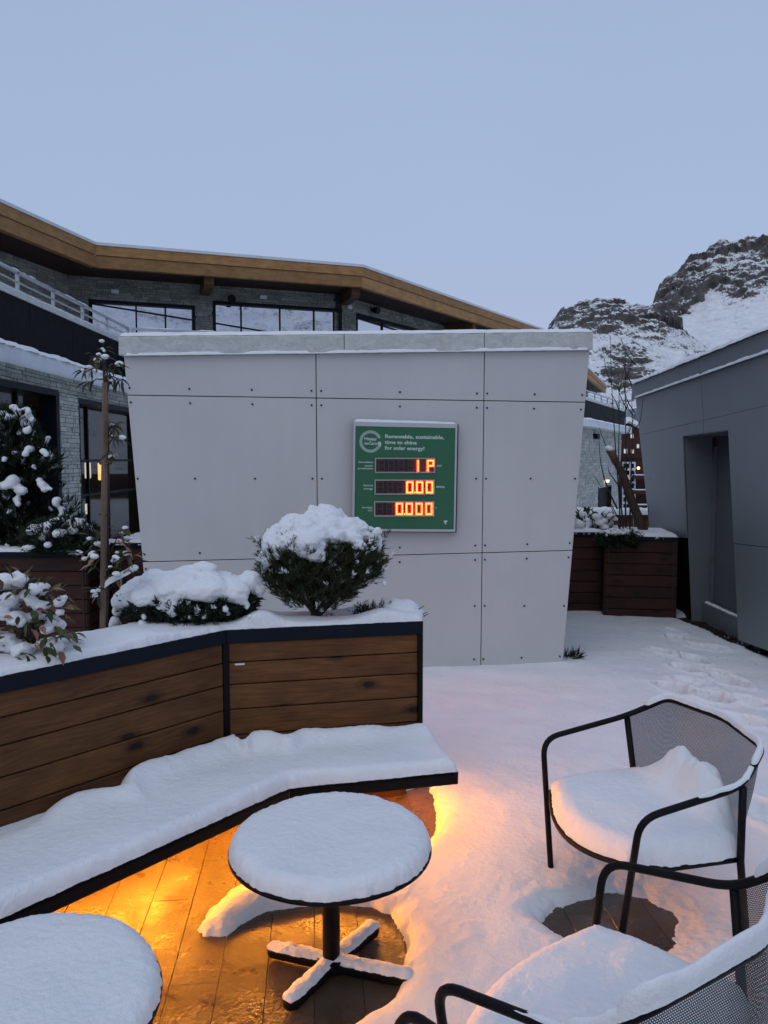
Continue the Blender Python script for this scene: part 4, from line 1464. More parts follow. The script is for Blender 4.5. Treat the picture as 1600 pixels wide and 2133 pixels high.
rp = Plane(V3(gx - .85, 0, 0), V3(0, 1, 0), Z); rp.n = n
for px, py, w, h, mt in ((183, 980, .045, .14, 'lamp_white'), (211, 982, .06, .16, 'lamp_warm'), (272, 985, .12, .20, 'lamp_warm'), (273, 1035, .10, .16, 'lamp_warm'), (268, 946, .12, .025, 'lamp_white'), (183, 1060, .03, .09, 'lamp_white'), (162, 1073, .07, .035, 'lamp_warm')):
    p = rp.hit(px, py)
    mb = MB(); mb.box(p, (V3(0, 1, 0), V3(1, 0, 0), Z), (w * 1.4, .05, h * 1.2)); bevel(mb.build('room_lamp', M[mt], lodge), .02, 2)
# ground floor, right wing
a, b = offs(bal, .1)[3], offs(bal, .1)[4]; r, n = wallbasis(a, b); L = np.linalg.norm(b - a); o = XY(a, -1.5) - r * 6
L += 6
rw = Plane(o, r, Z); rw.n = n
dl, dr_ = (rw.hit(1244, 1050) - o) @ r, (rw.hit(1272, 1050) - o) @ r
dz1 = rw.hit(1258, 1012)[2]
L = (rw.hit(1291, 1000) - o) @ r
mb = MB(); cladding(mb, o, r, Z, n, L, 3.2 + 1.5, [(dl, 0, dr_, dz1 + 1.5)], ch=(.10, .17), cl=(.3, .9), dep=.05)
tag(mb.build('stone_cladding', M['stone_pale'], lodge), kind='stuff')
mb = MB()
for a0, a1, z0, z1 in ((0, dl, 0, 4.7), (dr_, L, 0, 4.7), (dl, dr_, dz1 + 1.5, 4.7)):
    mb.hexa([o + r * a0 + Z * z0 - n * .3, o + r * a1 + Z * z0 - n * .3, o + r * a1 + Z * z1 - n * .3, o + r * a0 + Z * z1 - n * .3], n, .3)
mb.build('wall', M['mortar'], lodge)
window(lodge, o, r, n, dl, 0, dr_, dz1 + 1.5, (dl + (dr_ - dl) * .28,), (), M['black_panel'], .08, .15, name='door')
p = rw.hit(1237, 909); mb = MB(); mb.box(p + n * .12, (r, n, Z), (.28, .12, .12)); mb.build('spotlight', M['frame'], lodge)
p = rw.hit(1259, 1002); mb = MB(); mb.box(p + n * .12, (r, n, Z), (.16, .1, .07)); mb.build('emergency_lamp', M['lamp_white'], lodge)

# ------------------------------------------------------------------ the dark grey building on the right
B0 = atz(1446, 1296, .02)
hd = unit(V3(.031, 1, 0))
RB = Plane(B0, hd, V3(-.07, .02, 1))
if RB.n @ V3(-1, 0, 0) < 0: RB.n = -RB.n
rbld = thing('dark_annex', 'dark grey panelled building with a deep door recess and snowy sloping parapet at the right', 'building', tuple(XY(B0)))
EXT = 1.42
def rx(p, q_):      # extend a line from p through q_ to x=1760
    t_ = (1760 - p[0]) / (q_[0] - p[0]); return (1760, p[1] + (q_[1] - p[1]) * t_)
TL, TLr = (1326, 832), rx((1326, 832), (1600, 737))
J1, J1r = (1334, 906), rx((1340, 906), (1600, 845))
J2, J2r = (1396, 1117), rx((1396, 1117), (1600, 1140))
BL, BLr = (1446, 1297), rx((1446, 1297), (1600, 1355))
le = lambda y: 1326 + (y - 832) * (1356 - 1326) / (1110 - 832)
lin = lambda a, b: (lambda x: a[1] + (b[1] - a[1]) * (x - a[0]) / (b[0] - a[0]))
ftop, fj1, fj2, fbot = lin(TL, TLr), lin(J1, J1r), lin(J2, J2r), lin(BL, BLr)
DT = lin((1425, 908), (1520, 895)); dl_ = lin((908, 1425), (1310, 1452)); dr2 = lin((895, 1519), (1345, 1541))
dlx = lambda y: 1425 + (y - 908) * (1440 - 1425) / (1300 - 908)
drx = lambda y: 1519 + (y - 895) * (1541 - 1519) / (1345 - 895)
vx = lambda y: 1462 + (y - 785) * (1468 - 1462) / (870 - 785)
def rpanel(cs, off=0.0, t=.012, mat=None, name='facade_panel'):
    W_ = [RB.hit(*c, off - t) for c in cs]
    ct = sum(W_) / len(W_)
    W2 = [w + unit(ct - w) * .005 for w in W_]
    mb = MB(); mb.hexa(W2, RB.n, t)
    return bevel(mb.build(name, mat or M['panel_dark'], rbld), .0015, 1)
pp = [rpanel([(le(ftop(1326)), ftop(1326)), (vx(785), ftop(1462)), (vx(873), fj1(1467)), (le(906), 906)]),
      rpanel([(vx(785), ftop(1462)), (1760, ftop(1760)), (1760, fj1(1760)), (vx(873), fj1(1467))]),
      rpanel([(le(906), 906), (1468, fj1(1468)), (1468, DT(1468)), (1425, 908), (dlx(1120), fj2(1432)), (le(1117), 1117)]),
      rpanel([(1468, fj1(1468)), (1760, fj1(1760)), (1760, fj2(1760)), (drx(1133), fj2(1531)), (1519, 895), (1468, DT(1468))]),
      rpanel([(le(1117), 1117), (dlx(1120), fj2(1432)), (dlx(1295), 1295), (le(1284), 1284)], -.03, .012, M['black_panel']),  # black sheet standing in for the shaded void beside the recess
      rpanel([(drx(1133), fj2(1531)), (1760, fj2(1760)), (1760, fbot(1760)), (drx(1333), fbot(1541))])]
p = RB.hit(1354, 997, .0); inst(rv, pp[2], Matrix.Translation(p - org(rbld)) @ Vector(RB.n).to_track_quat('Z', 'Y').to_matrix().to_4x4(), 'rivet')
# body behind, with the recess left open
inn = lambda c, d=-.016: RB.hit(*c, d)
bh = V3(1, 0, 0)
mb = MB()
mb.hexa([inn((le(835) + 1, 835)), inn((1760, ftop(1760))), inn((1760, fj1(1760))), inn((1519, 894)), inn((1425, 907)), inn((le(900), 900))], bh, .45)
mb.hexa([inn((le(900), 900)), inn((1424.5, 907)), inn((dlx(1295) - .5, 1295), -.06), inn((le(1284), 1284), -.06)], bh, .45)
mb.hexa([inn((1520, 894)), inn((1760, fj1(1760))), inn((1760, fbot(1760))), inn((1542, 1333))], bh, .45)
mb.build('wall_core', M['dark'], rbld)
# recess lining and door
jl = [RB.hit(1425, 908, -.02), RB.hit(1441, 1296, -.02)]
j2 = [p_ + V3(.30, 0, 0) for p_ in jl]
mb = MB(); mb.hexa([jl[0], j2[0], j2[1] - Z * .05, jl[1] - Z * .05], V3(0, -1, 0), .01); mb.build('recess_lining', M['panel_dark'], rbld)
hl = [RB.hit(1425, 908, -.02), RB.hit(1520, 895, -.02)]
mb = MB(); mb.hexa([hl[0], hl[1], hl[1] + V3(.5, 0, 0), hl[0] + V3(.5, 0, 0)], Z, -.01); mb.build('recess_lining', M['panel_dark'], rbld)
jr = [RB.hit(1520, 895, -.02), RB.hit(1542, 1334, -.02)]
mb = MB(); mb.hexa([jr[0], jr[0] + V3(.5, 0, 0), jr[1] + V3(.5, 0, 0), jr[1]], V3(0, 1, 0), .01); mb.build('recess_lining', M['panel_dark'], rbld)
dy0, dy1 = jr[1][1], jl[1][1] + .0
dxp = j2[1][0] - .10
dp = Plane(V3(dxp, 0, 0), V3(0, 1, 0), Z); dp.n = V3(-1, 0, 0)
zdt = min(jl[0][2], jr[0][2])
zsill = .22
mb = MB()
mb.hexa([V3(dxp, dy0, zsill), V3(dxp, dy1 + .05, zsill), V3(dxp, dy1 + .05, zdt), V3(dxp, dy0, zdt)], V3(1, 0, 0), .05)
door = mb.build('door', m_plain('door_leaf', (.105, .112, .125), .35, 0, .06, 3), rbld)
dpx = dp.hit(1489, 1100)[1]
for a_, w_ in ((dpx, .035), (dy0 + .02, .03), (dpx + .42, .03)):
    mb = MB(); mb.hexa([V3(dxp - .002, a_ - w_ / 2, zsill), V3(dxp - .002, a_ + w_ / 2, zsill), V3(dxp - .002, a_ + w_ / 2, zdt - .12), V3(dxp - .002, a_ - w_ / 2, zdt - .12)], V3(-1, 0, 0), .03)
    mb.build('frame', m_plain('door_frame', (.14, .145, .165), .4) if 'door_frame' not in bpy.data.materials else bpy.data.materials['door_frame'], door)
mb = MB(); mb.hexa([V3(dxp - .03, dy0 + .02, zsill + .75), V3(dxp - .03, dy0 + .05, zsill + .75), V3(dxp - .03, dy0 + .05, zsill + .95), V3(dxp - .03, dy0 + .02, zsill + .95)], V3(-1, 0, 0), .04); mb.build('handle', M['steel'], door)
mb = MB(); mb.hexa([V3(dxp - .10, dy0 - .0, .0), V3(dxp - .10, dy1 - .01, .0), V3(dxp - .10, dy1 - .01, zsill), V3(dxp - .10, dy0, zsill)], V3(1, 0, 0), .3); mb.build('step', M['panel_dark'], rbld)
patch('snow', [V3(dxp - .09, dy0 + .02, 0), V3(dxp - .09, dy1 - .03, 0), V3(dxp - .05, dy1 - .03, 0), V3(dxp - .05, dy0 + .02, 0)], zsill + .001, .022, .03, M['snow'], rbld, .012, .006, 9, .008)
# parapet, snow
PTp = [(1322, 801), (1322, 834)]
pr2 = rx((1322, 801), (1600, 690))
for a, b in ((1322, 1463), (1463.6, 1760)):
    f1, f2 = lin((1322, 801), pr2), lin((1322, 833), rx((1322, 833), (1600, 737)))
    W_ = [RB.hit(a, f1(a), 0), RB.hit(b, f1(b), 0), RB.hit(b, f2(b) - 1, 0), RB.hit(a, f2(a) - 1, 0)]
    mb = MB(); mb.hexa([w - RB.n * .35 for w in W_], RB.n, .385)
    bevel(mb.build('parapet', M['panel_dark'], rbld), .005, 2)
f1 = lin((1322, 801), pr2)
A_, B_ = RB.hit(1322, f1(1322), .02), RB.hit(1760, f1(1760), .02)
ridge('snow', [A_ + RB.n * -.05, B_ + RB.n * -.05], .20, .05, M['snow'], rbld, step=.02)
f2 = lin((1322, 833), rx((1322, 833), (1600, 737)))
ridge('snow', [RB.hit(1326 + 31 * k, f2(1326 + 31 * k) - 3, .02) for k in range(15)], .055, .026, M['snow'], rbld, step=.02, seed=3, hole=.55)
mb = MB(); mb.hexa([A_ - RB.n * .35 - Z * .02, B_ - RB.n * .35 - Z * .02, B_ + V3(3, 0, -.02), A_ + V3(3, 0, -.02)], Z, -.05); mb.build('roof', M['dark'], rbld)
mb = MB(); q0 = RB.hit(le(850), 850, -.03); q1 = RB.hit(le(1284), 1284, -.03)
mb.hexa([q0, q1, q1 + V3(3, .1, 0), q0 + V3(3, .1, 0)], V3(0, -1, 0), .02); mb.build('end_wall', M['panel_dark'], rbld)

# ------------------------------------------------------------------ the other planters
def planter_box(name, label, corners, ztop, z0, nplanks, mat, capm=None, snowT=.03, faces=(0,), dirt=True):
    """corners: plan polygon, first edge is the front; plank faces on the given edges"""
    c = [XY(p) for p in corners]
    t = thing(name, label, 'planter', tuple(c[0]), None)
    k = len(c)
    ctr = sum(c) / k
    for i in range(k):
        a, b = c[i], c[(i + 1) % k]; r, n = wallbasis(a, b)
        if n @ (ctr - a) > 0: n = -n
        L = np.linalg.norm(b - a)
        if i in faces:
            h = (ztop - .05 - z0) / nplanks
            for j in range(nplanks):
                zb = z0 + j * h; u0, v0 = random.uniform(0, 20), random.uniform(0, 20)
                mb = MB(); mb.hexa([a + Z * (zb + .003) - n * .03, b + Z * (zb + .003) - n * .03, b + Z * (zb + h - .003) - n * .03, a + Z * (zb + h - .003) - n * .03], n, .022, [(u0, v0), (u0 + L, v0), (u0 + L, v0 + h), (u0, v0 + h)])
                bevel(mb.build('plank', mat, t), .005, 1)
        mb = MB(); mb.hexa([a + Z * z0 - n * .05, b + Z * z0 - n * .05, b + Z * (ztop - .05) - n * .05, a + Z * (ztop - .05) - n * .05], n, .012); mb.build('backing', M['dark'], t)
    for i in faces:
        a, b = c[i], c[(i + 1) % k]; r, n = wallbasis(a, b)
        if n @ (ctr - a) > 0: n = -n
        mb = MB(); mb.hexa([a + Z * (ztop - .05), b + Z * (ztop - .05), b + Z * (ztop - .05) - n * .06, a + Z * (ztop - .05) - n * .06], Z, .05); mb.build('cap', M['cap'], t)
    mb = MB(); mb.hexa([p + Z * (ztop - .06) for p in c], Z, .015); mb.build('soil', M['soil'], t)
    patch('snow', [p * .995 + ctr * .005 for p in c], ztop - .02, snowT + .02, .04, M['snow'], t, .02, .012, 4, .01)
    return t


PZ = 1.8 - (1120 - 954) / 1602 * 8.35
a = atz(1256, 1285, .03); b = atz(1409, 1290, .03)
a, b = XY(a), XY(b); r, n = wallbasis(a, b)
rp1 = planter_box('wooden_planter', 'dark red plank planter box at the foot of the dark grey building', [a, b, b - n * .9, a - n * .9], PZ, .0, 7, M['wood_dark'], faces=(0, 3))
a2 = XY(atz(1120, 1276, .03)); b2 = XY(atz(1253, 1276, .03)); r, n = wallbasis(a2, b2)
rp2 = planter_box('wooden_planter', 'dark red plank planter half hidden behind the right edge of the pale pavilion', [a2, b2, b2 - n * .8, a2 - n * .8], PZ + .02, .0, 7, M['wood_dark'])
# back left planters
LZp = .95
a = XY(atz(-260, 1150, LZp)); b = XY(atz(181, 1150, LZp)); r, n = wallbasis(a, b)
lp1 = planter_box('wooden_planter', 'dark red plank planter under the tall snowy pine at the left', [a, b, b - n * .9, a - n * .9], LZp, .0, 7, M['wood_dark'], faces=(0, 1))
a2 = XY(atz(184, 1152, LZp)) - n * .55; b2 = a2 + r * 1.4
lp2 = planter_box('wooden_planter', 'dark red plank planter set back beside the left edge of the pavilion', [a2, b2, b2 - n * .8, a2 - n * .8], LZp + .03, .0, 7, M['wood_dark'])

# fence behind the right-hand planters: upright boards under a snowy rail
fy = 11.5
fa, fb = aty(1170, 1068, fy), aty(1420, 1068, fy)
fence = thing('wooden_fence', 'low reddish board fence with a thick strip of snow, behind the right planters', 'fence', tuple(XY(fa)))
fz = fa[2] - .02
L = np.linalg.norm(fb - fa); r, n = wallbasis(fa, fb)
for k in range(int(L / .12)):
    u0 = random.uniform(0, 9)
    mb = MB(); A = XY(fa) + r * k * .12
    mb.hexa([A, A + r * .112, A + r * .112 + Z * (fz - .04 - random.uniform(0, .006)), A + Z * (fz - .04)], n, .02, [(0, u0), (0, u0 + .11), (fz, u0 + .11), (fz, u0)])
    mb.build('board', M['wood'], fence)
mb = MB(); mb.hexa([XY(fa, fz - .04) + n * .05, XY(fb, fz - .04) + n * .05, XY(fb, fz - .04) - n * .1, XY(fa, fz - .04) - n * .1], Z, .04); mb.build('rail', M['wood'], fence)
ridge('snow', [XY(fa, fz), XY(fb, fz)], .19, .10, M['snow'], fence, step=.03)

# ------------------------------------------------------------------ far red building
M['red_wood'] = m_plain('red_brown_timber', (.055, .016, .012), .8, 0, .3, 1.5, .3, 20)
M['lit_win'] = m_emit('lit_window', (1.0, .93, .80), .75)
far = thing('chalet', 'distant dark red chalet with small lit windows and a snowy roof in the gap', 'building', tuple(XY(aty(1310, 1000, 66))))
fy = 66
F_ = lambda px, py, d=0: aty(px, py, fy + d)
mb = MB(); mb.hexa([F_(1284, 1110), F_(1420, 1110), F_(1420, 905), F_(1375, 905), F_(1318, 878), F_(1284, 905)], V3(0, 1, 0), 9); mb.build('wall', M['red_wood'], far)
for (x0, y0, x1, y1_) in ((1311, 868, 1378, 905), (1311, 868, 1272, 906)):
    A, B = F_(x0, y0, -.9), F_(x1, y1_, -.9)
    mb = MB(); mb.hexa([A, B, B - Z * .35, A - Z * .35], V3(0, 1, 0), 10); mb.build('roof', M['snow_far'], far)
for x0, y0, x1, y1_ in ((1313, 904, 1319, 913), (1299, 935, 1306, 945), (1314, 936, 1320, 945), (1326, 925, 1331, 934)):
    mb = MB(); mb.hexa([F_(x0, y0, -.05), F_(x1, y0, -.05), F_(x1, y1_, -.05), F_(x0, y1_, -.05)], V3(0, -1, 0), .1); w_ = mb.build('window', M['white'], far)
    mb = MB(); mb.hexa([F_(x0 + 1, y0 + 1.5, -.17), F_(x1 - 1, y0 + 1.5, -.17), F_(x1 - 1, y1_ - 1.5, -.17), F_(x0 + 1, y1_ - 1.5, -.17)], V3(0, -1, 0), .03); mb.build('pane', M['lit_win'], w_)
mb = MB(); mb.hexa([F_(1284, 948, -.6), F_(1400, 948, -.6), F_(1400, 953, -.6), F_(1284, 953, -.6)], V3(0, 1, 0), .6); mb.build('balcony', M['wood_dark'], far)
mb = MB(); mb.hexa([F_(1296, 1110, -.1), F_(1323, 1110, -.1), F_(1323, 962, -.1), F_(1296, 962, -.1)], V3(0, -1, 0), .15); fw = mb.build('white_bay', M['white'], far)
for yy in range(966, 1076, 14):
    for x0, x1 in ((1298.5, 1304), (1305.5, 1311), (1314, 1320.5)):
        if random.random() < .12: continue
        mb = MB(); mb.hexa([F_(x0, yy, -.27), F_(x1, yy, -.27), F_(x1, yy + 9, -.27), F_(x0, yy + 9, -.27)], V3(0, -1, 0), .03); mb.build('pane', M['black_panel'], fw)
for yy in range(990, 1090, 31):
    mb = MB(); mb.hexa([F_(1324, yy, -1.2), F_(1400, yy, -1.2), F_(1400, yy + 8, -1.2), F_(1324, yy + 8, -1.2)], V3(0, 1, 0), 1.1); bl_ = mb.build('balcony', M['wood_dark'], far)
    mb = MB(); mb.hexa([F_(1324, yy - 1.6, -1.25), F_(1400, yy - 1.6, -1.25), F_(1400, yy, -1.25), F_(1324, yy, -1.25)], V3(0, 1, 0), 1.0); mb.build('snow', M['snow_far'], bl_)
iv, fi = ico(2)
mk('lamp', iv * .13 + F_(1330, 975, -1.6), fi.tolist(), m_emit('street_glow', (1, .62, .28), 3), far, True)
hs_ = thing('house', 'small grey blue roofed house above the red chalet in the gap', 'building', tuple(XY(F_(1330, 900, 30))))
mb2 = MB(); mb2.hexa([F_(1314, 905, 30), F_(1380, 905, 30), F_(1380, 872, 30), F_(1314, 872, 30)], V3(0, 1, 0), 8); mb2.build('wall', m_plain('blue_grey_wall', (.10, .13, .15), .8), hs_)
mb2 = MB(); A, B, C_ = F_(1306, 874, 29), F_(1345, 846, 29), F_(1390, 876, 29)
mb2.hexa([A, B, C_], V3(0, 1, 0), 10); mb2.build('roof', m_plain('teal_roof', (.14, .18, .20), .7, 0, .3, 1), hs_)

# ------------------------------------------------------------------ mountains
def m_mount(name):
    q = NT(name); p = q.pos()
    at = q.n('ShaderNodeAttribute', attribute_name='rock').outputs['Fac']
    g = q.n('ShaderNodeNewGeometry')
    nz = q.n('ShaderNodeSeparateXYZ'); q.l(g.outputs['Normal'], nz.inputs[0])
    n1 = q.noise(p, .16, 6, .68, (1, 1, 1.7), .4); n2 = q.noise(p, .40, 5, .7, (.8, .8, 2.0), .8); n3 = q.noise(p, 1.5, 3, .65)
    mixn = q.math('ADD', q.math('ADD', q.math('MULTIPLY', n1, .5), q.math('MULTIPLY', n2, 1.1)), q.math('MULTIPLY', n3, .85))
    steep = q.math('SUBTRACT', .80, nz.outputs[2])
    k = q.math('ADD', q.math('ADD', q.math('MULTIPLY', at, .36), q.math('MULTIPLY', steep, .45)), mixn)
    mr = q.n('ShaderNodeMapRange'); mr.inputs['From Min'].default_value = 1.49; mr.inputs['From Max'].default_value = 1.60
    q.l(k, mr.inputs['Value'])
    rock = q.ramp(q.noise(p, .45, 6, .7), [(.25, (.055, .055, .058)), (.5, (.135, .128, .122)), (.62, (.20, .175, .15)), (.8, (.31, .295, .285))])
    rust = q.ramp(q.noise(p, .12, 3), [(.62, 0.0), (.72, .45)])
    rock = q.mix(rust, rock, (.10, .05, .04))
    q.set(Base_Color=q.mix(mr.outputs[0], (.90, .915, .93), rock), Roughness=.9)
    q.b.inputs['Specular IOR Level'].default_value = .1
    q.bump(q.math('ADD', n2, q.math('MULTIPLY', n3, .4)), .9, 1.6)
    return q.m


M['mount'] = m_mount('snowy_rock')


def hill(name, ridge_px, r0, r1, x0, x1, ncol, nrow, rockf, e0=-.02, amp=5.0, seed=0.0, back=True, az=None):
    """a mountainside: ridge outline given by (azimuth, elevation) pairs, rising from r0 to r1"""
    if az is None:
        A = np.array([math.atan2((px - CX) / FPX, 1) for px, py in ridge_px])
        E_ = np.array([(954 - py) / FPX * math.cos(a) for (px, py), a in zip(ridge_px, A)])
        azs = np.linspace(math.atan2((x0 - CX) / FPX, 1), math.atan2((x1 - CX) / FPX, 1), ncol)
    else:
        A, E_ = az; azs = np.linspace(x0, x1, ncol)
    el = np.interp(azs, A, E_)
    t = np.linspace(0, 1, nrow)
    T_, AZ = np.meshgrid(t, azs, indexing='ij')
    EL = np.interp(AZ, A, E_)
    jag = .006 * fbm(P2(AZ * 1.0, AZ * 0, seed), 55, 4, .6) * (az is None)
    EL = EL + jag * np.clip((T_ - .5) * 2, 0, 1)
    R_ = r0 + (r1 - r0) * T_ ** .9
    el_t = e0 + (EL - e0) * T_
    z = HC + el_t * R_
    x = R_ * np.sin(AZ); y = R_ * np.cos(AZ)
    P = np.stack([x, y, z], -1).reshape(-1, 3)
    rk = rockf(AZ.ravel(), el_t.ravel(), P, T_.ravel())
    d = fbm(P, 1 / 38., 5, .55, True) * amp + fbm(P, 1 / 9., 4, .6, True) * amp * .38
    fade = np.clip(T_.ravel() * 5, 0, 1)
    amt = (.25 + .75 * np.clip(rk, 0, 1)) * fade
    rad = np.stack([np.sin(AZ).ravel(), np.cos(AZ).ravel(), 0 * AZ.ravel()], -1)
    P = P - rad * (d * amt)[:, None]
    P[:, 2] += .45 * d * amt * np.clip(T_.ravel() * 1.0, .3, 1)
    nx_, ny_ = ncol, nrow
    if back:
        last = P[-ncol:].copy(); far_ = last + rad[-ncol:] * 60; far_[:, 2] -= 30
        P = np.concatenate([P, far_]); rk = np.concatenate([rk, rk[-ncol:]]); ny_ += 1
    f = gridfaces(nx_, ny_)[:, ::-1]
    o = mk(name, P, f.tolist(), M['mount'], None, True, attrs={'rock': rk})
    return tag(o, kind='structure')


pxof = lambda az: CX + FPX * np.tan(az)
pyof = lambda az, el: 954 - el / np.cos(az) * FPX
rp_ = [(1020, 790), (1120, 700), (1152, 668), (1165, 655), (1186, 647), (1215, 641), (1262, 643), (1290, 649), (1325, 656), (1350, 655), (1375, 665), (1420, 700), (1500, 760)]


def rock_l(az, el, P, t):
    x, y = pxof(az), pyof(az, el)
    n = fbm(P, 1 / 22., 4)
    top = np.clip((715 - y) / 25, 0, 1)
    low = np.exp(-(np.hypot((x - 1310) / 62, (y - 770) / 52)) ** 4)
    return np.clip(.42 + .45 * top + .75 * low + .6 * n, 0, 1.15)


hill('mountain', rp_, 95, 235, 900, 1480, 330, 190, rock_l, amp=6.5, seed=1)
rp2_ = [(1240, 830), (1300, 765), (1322, 726), (1345, 672), (1362, 632), (1378, 610), (1400, 588), (1430, 566), (1455, 548), (1480, 533), (1510, 527), (1535, 512), (1565, 505), (1600, 503), (1680, 490), (1800, 500), (2000, 540), (2300, 600), (2600, 690)]


def rock_r(az, el, P, t):
    x, y = pxof(az), pyof(az, el)
    n = fbm(P, 1 / 25., 4)
    edge = np.interp(x, [1240, 1330, 1380, 1425, 1455, 1475, 1500, 1560, 1600, 1700, 2600], [760, 735, 706, 662, 640, 622, 650, 638, 628, 600, 640])
    k = np.clip((edge + 14 * n - y) / 16, 0, 1)
    return np.clip(k * (.95 + .5 * n) + .10 * np.clip(n, 0, 1), 0, 1.2)


hill('mountain', rp2_, 120, 330, 1235, 2600, 420, 240, rock_r, amp=9.0, seed=4)
# the rest of the valley ring, out of view; mirrored in the windows
azr = np.linspace(math.radians(50), math.radians(332), 60)
elr = .22 + .10 * np.sin(azr * 5) + .05 * np.sin(azr * 13 + 1)
hill('mountain', None, 200, 520, math.radians(50), math.radians(332), 300, 60, lambda az, el, P, t: np.clip(.45 + .8 * fbm(P, 1 / 60., 4), 0, 1), amp=9, az=(azr, elr))

# ------------------------------------------------------------------ plants
def tufts(pts, dirs, per, ln, wd, spread=.75, jit=.35, along=.05, rng=None):
    """needles: thin triangles fanned round each shoot"""
    rng = rng or RNG
    n = len(pts)
    P = np.repeat(pts, per, 0); D = np.repeat(dirs, per, 0)
    D = D / np.linalg.norm(D, axis=1)[:, None]
    rv_ = rng.normal(size=P.shape); rv_ -= D * (rv_ * D).sum(1)[:, None]; rv_ /= np.linalg.norm(rv_, axis=1)[:, None]
    a = spread * (.45 + .75 * rng.random(len(P)))
    nd = D * np.cos(a)[:, None] + rv_ * np.sin(a)[:, None]
    l = ln * (1 + jit * rng.uniform(-1, 1, len(P)))
    b = P + D * (along * rng.random(len(P)))[:, None]
    sd_ = np.cross(nd, rng.normal(size=P.shape)); sd_ /= np.linalg.norm(sd_, axis=1)[:, None]
    tip = b + nd * l[:, None]; md = b + nd * (l * .45)[:, None]
    v = np.stack([b, md + sd_ * wd / 2, tip, md - sd_ * wd / 2], 1).reshape(-1, 3)
    f = np.arange(len(v)).reshape(-1, 4)
    return v, f.tolist()


def crown_pts(n, c, rad, base, low=-.6, shell=.55, rng=None):
    rng = rng or RNG
    out_ = []
    while len(out_) < n:
        q_ = rng.uniform(-1, 1, (n * 3, 3)); r_ = np.linalg.norm(q_, axis=1)
        k = (r_ < 1) & (r_ > shell * rng.random(len(q_)) ** .5 * 1.2) & (q_[:, 2] > low)
        out_ += list(q_[k])
    q_ = np.array(out_[:n]); bump = 1 + .16 * fbm(q_ * 1.0 + c, 2.6, 2)
    p = c + q_ * rad * bump[:, None]
    d = unit(p - base) if False else (p - base) / np.linalg.norm(p - base, axis=1)[:, None]
    return p, d, q_


def snowcap(c, rad, thr, n, r, sq=.62, lump=2.2, seed=0.0, extra=(), inner=.93, na=.42):
    """balls over the upper side of a crown, with gaps where noise says so"""
    iv = RNG.normal(size=(n, 3)); iv /= np.linalg.norm(iv, axis=1)[:, None]
    iv = iv[iv[:, 2] > -.1]
    nz = fbm(iv + seed, lump, 2)
    k = iv[:, 2] + na * nz > thr
    iv = iv[k]
    b = []
    for q_ in iv:
        p = c + q_ * rad * inner * (1 + .14 * float(fbm((q_ + c)[None], 2.6, 2)[0]))
        rr = r * random.choice([.6, .8, 1.0, 1.0, 1.55])
        b.append((*p, rr, rr, rr * sq))
    return b + list(extra)


def plant(name, label, cat, base, group=None):
    return thing(name, label, cat, tuple(base), group)


# the round conifer
Yb = SHB[1] + .04
PX = Yb / FPX
sb = V3(SHB[0], Yb, CZ - .01)
pc = aty(668, 1178, Yb)
rs = plant('round_conifer', 'round dwarf pine bush with a thick snow cap, in the planter before the sign', 'bush', sb)
rad = V3(.292, .26, .235)
p_, d_, q_ = crown_pts(3600, pc, rad, sb + V3(0, 0, .02), low=-.93, shell=.6)
h_ = p_[:, 2] - sb[2]
k = (np.hypot(p_[:, 0] - sb[0], p_[:, 1] - sb[1]) < .05 + h_ * 1.25) & ((q_[:, 2] < .42) | (np.linalg.norm(q_, axis=1) < .78))
p_, d_ = p_[k], d_[k]
d_ = d_ + V3(0, 0, .45) + .25 * RNG.normal(size=d_.shape)
low_ = q_[k][:, 2] < .35
p_ = p_ + d_ * (RNG.random(len(p_)) ** 3 * .045 * low_)[:, None]
v, f = tufts(p_, d_, 15, .036, .0036, .62, .3, .035)
tag(mk('foliage', v, f, M['needle'], rs), kind='stuff')
k = RNG.random(len(p_)) < .10 * np.clip((p_[:, 2] - sb[2] - .12) / .2, .15, 1)
v, f = tufts(p_[k] + d_[k] * .03 + V3(0, 0, .006), d_[k], 10, .024, .008, .7, .4, .02)
tag(mk('snow_dust', v, f, M['snow'], rs), kind='stuff')
for k in range(13):
    a = RNG.random() * 6.28; t_ = pc + rad * .8 * V3(math.cos(a) * .8, math.sin(a) * .8, RNG.uniform(-.2, .7))
    m_ = sb * .5 + t_ * .5 + V3(0, 0, -.05) * RNG.random()
    mb = MB(); mb.tube([sb + V3(RNG.uniform(-.02, .02), 0, 0), m_, t_], [.009, .006, .003], 6); mb.build('branch', M['bark'], rs, True)
E3 = lambda px, py, r, sx=1.0, sy=1.0, sz=.8, dy=0.0: (*aty(px, py, Yb + dy), r * sx, r * sy, r * sz)
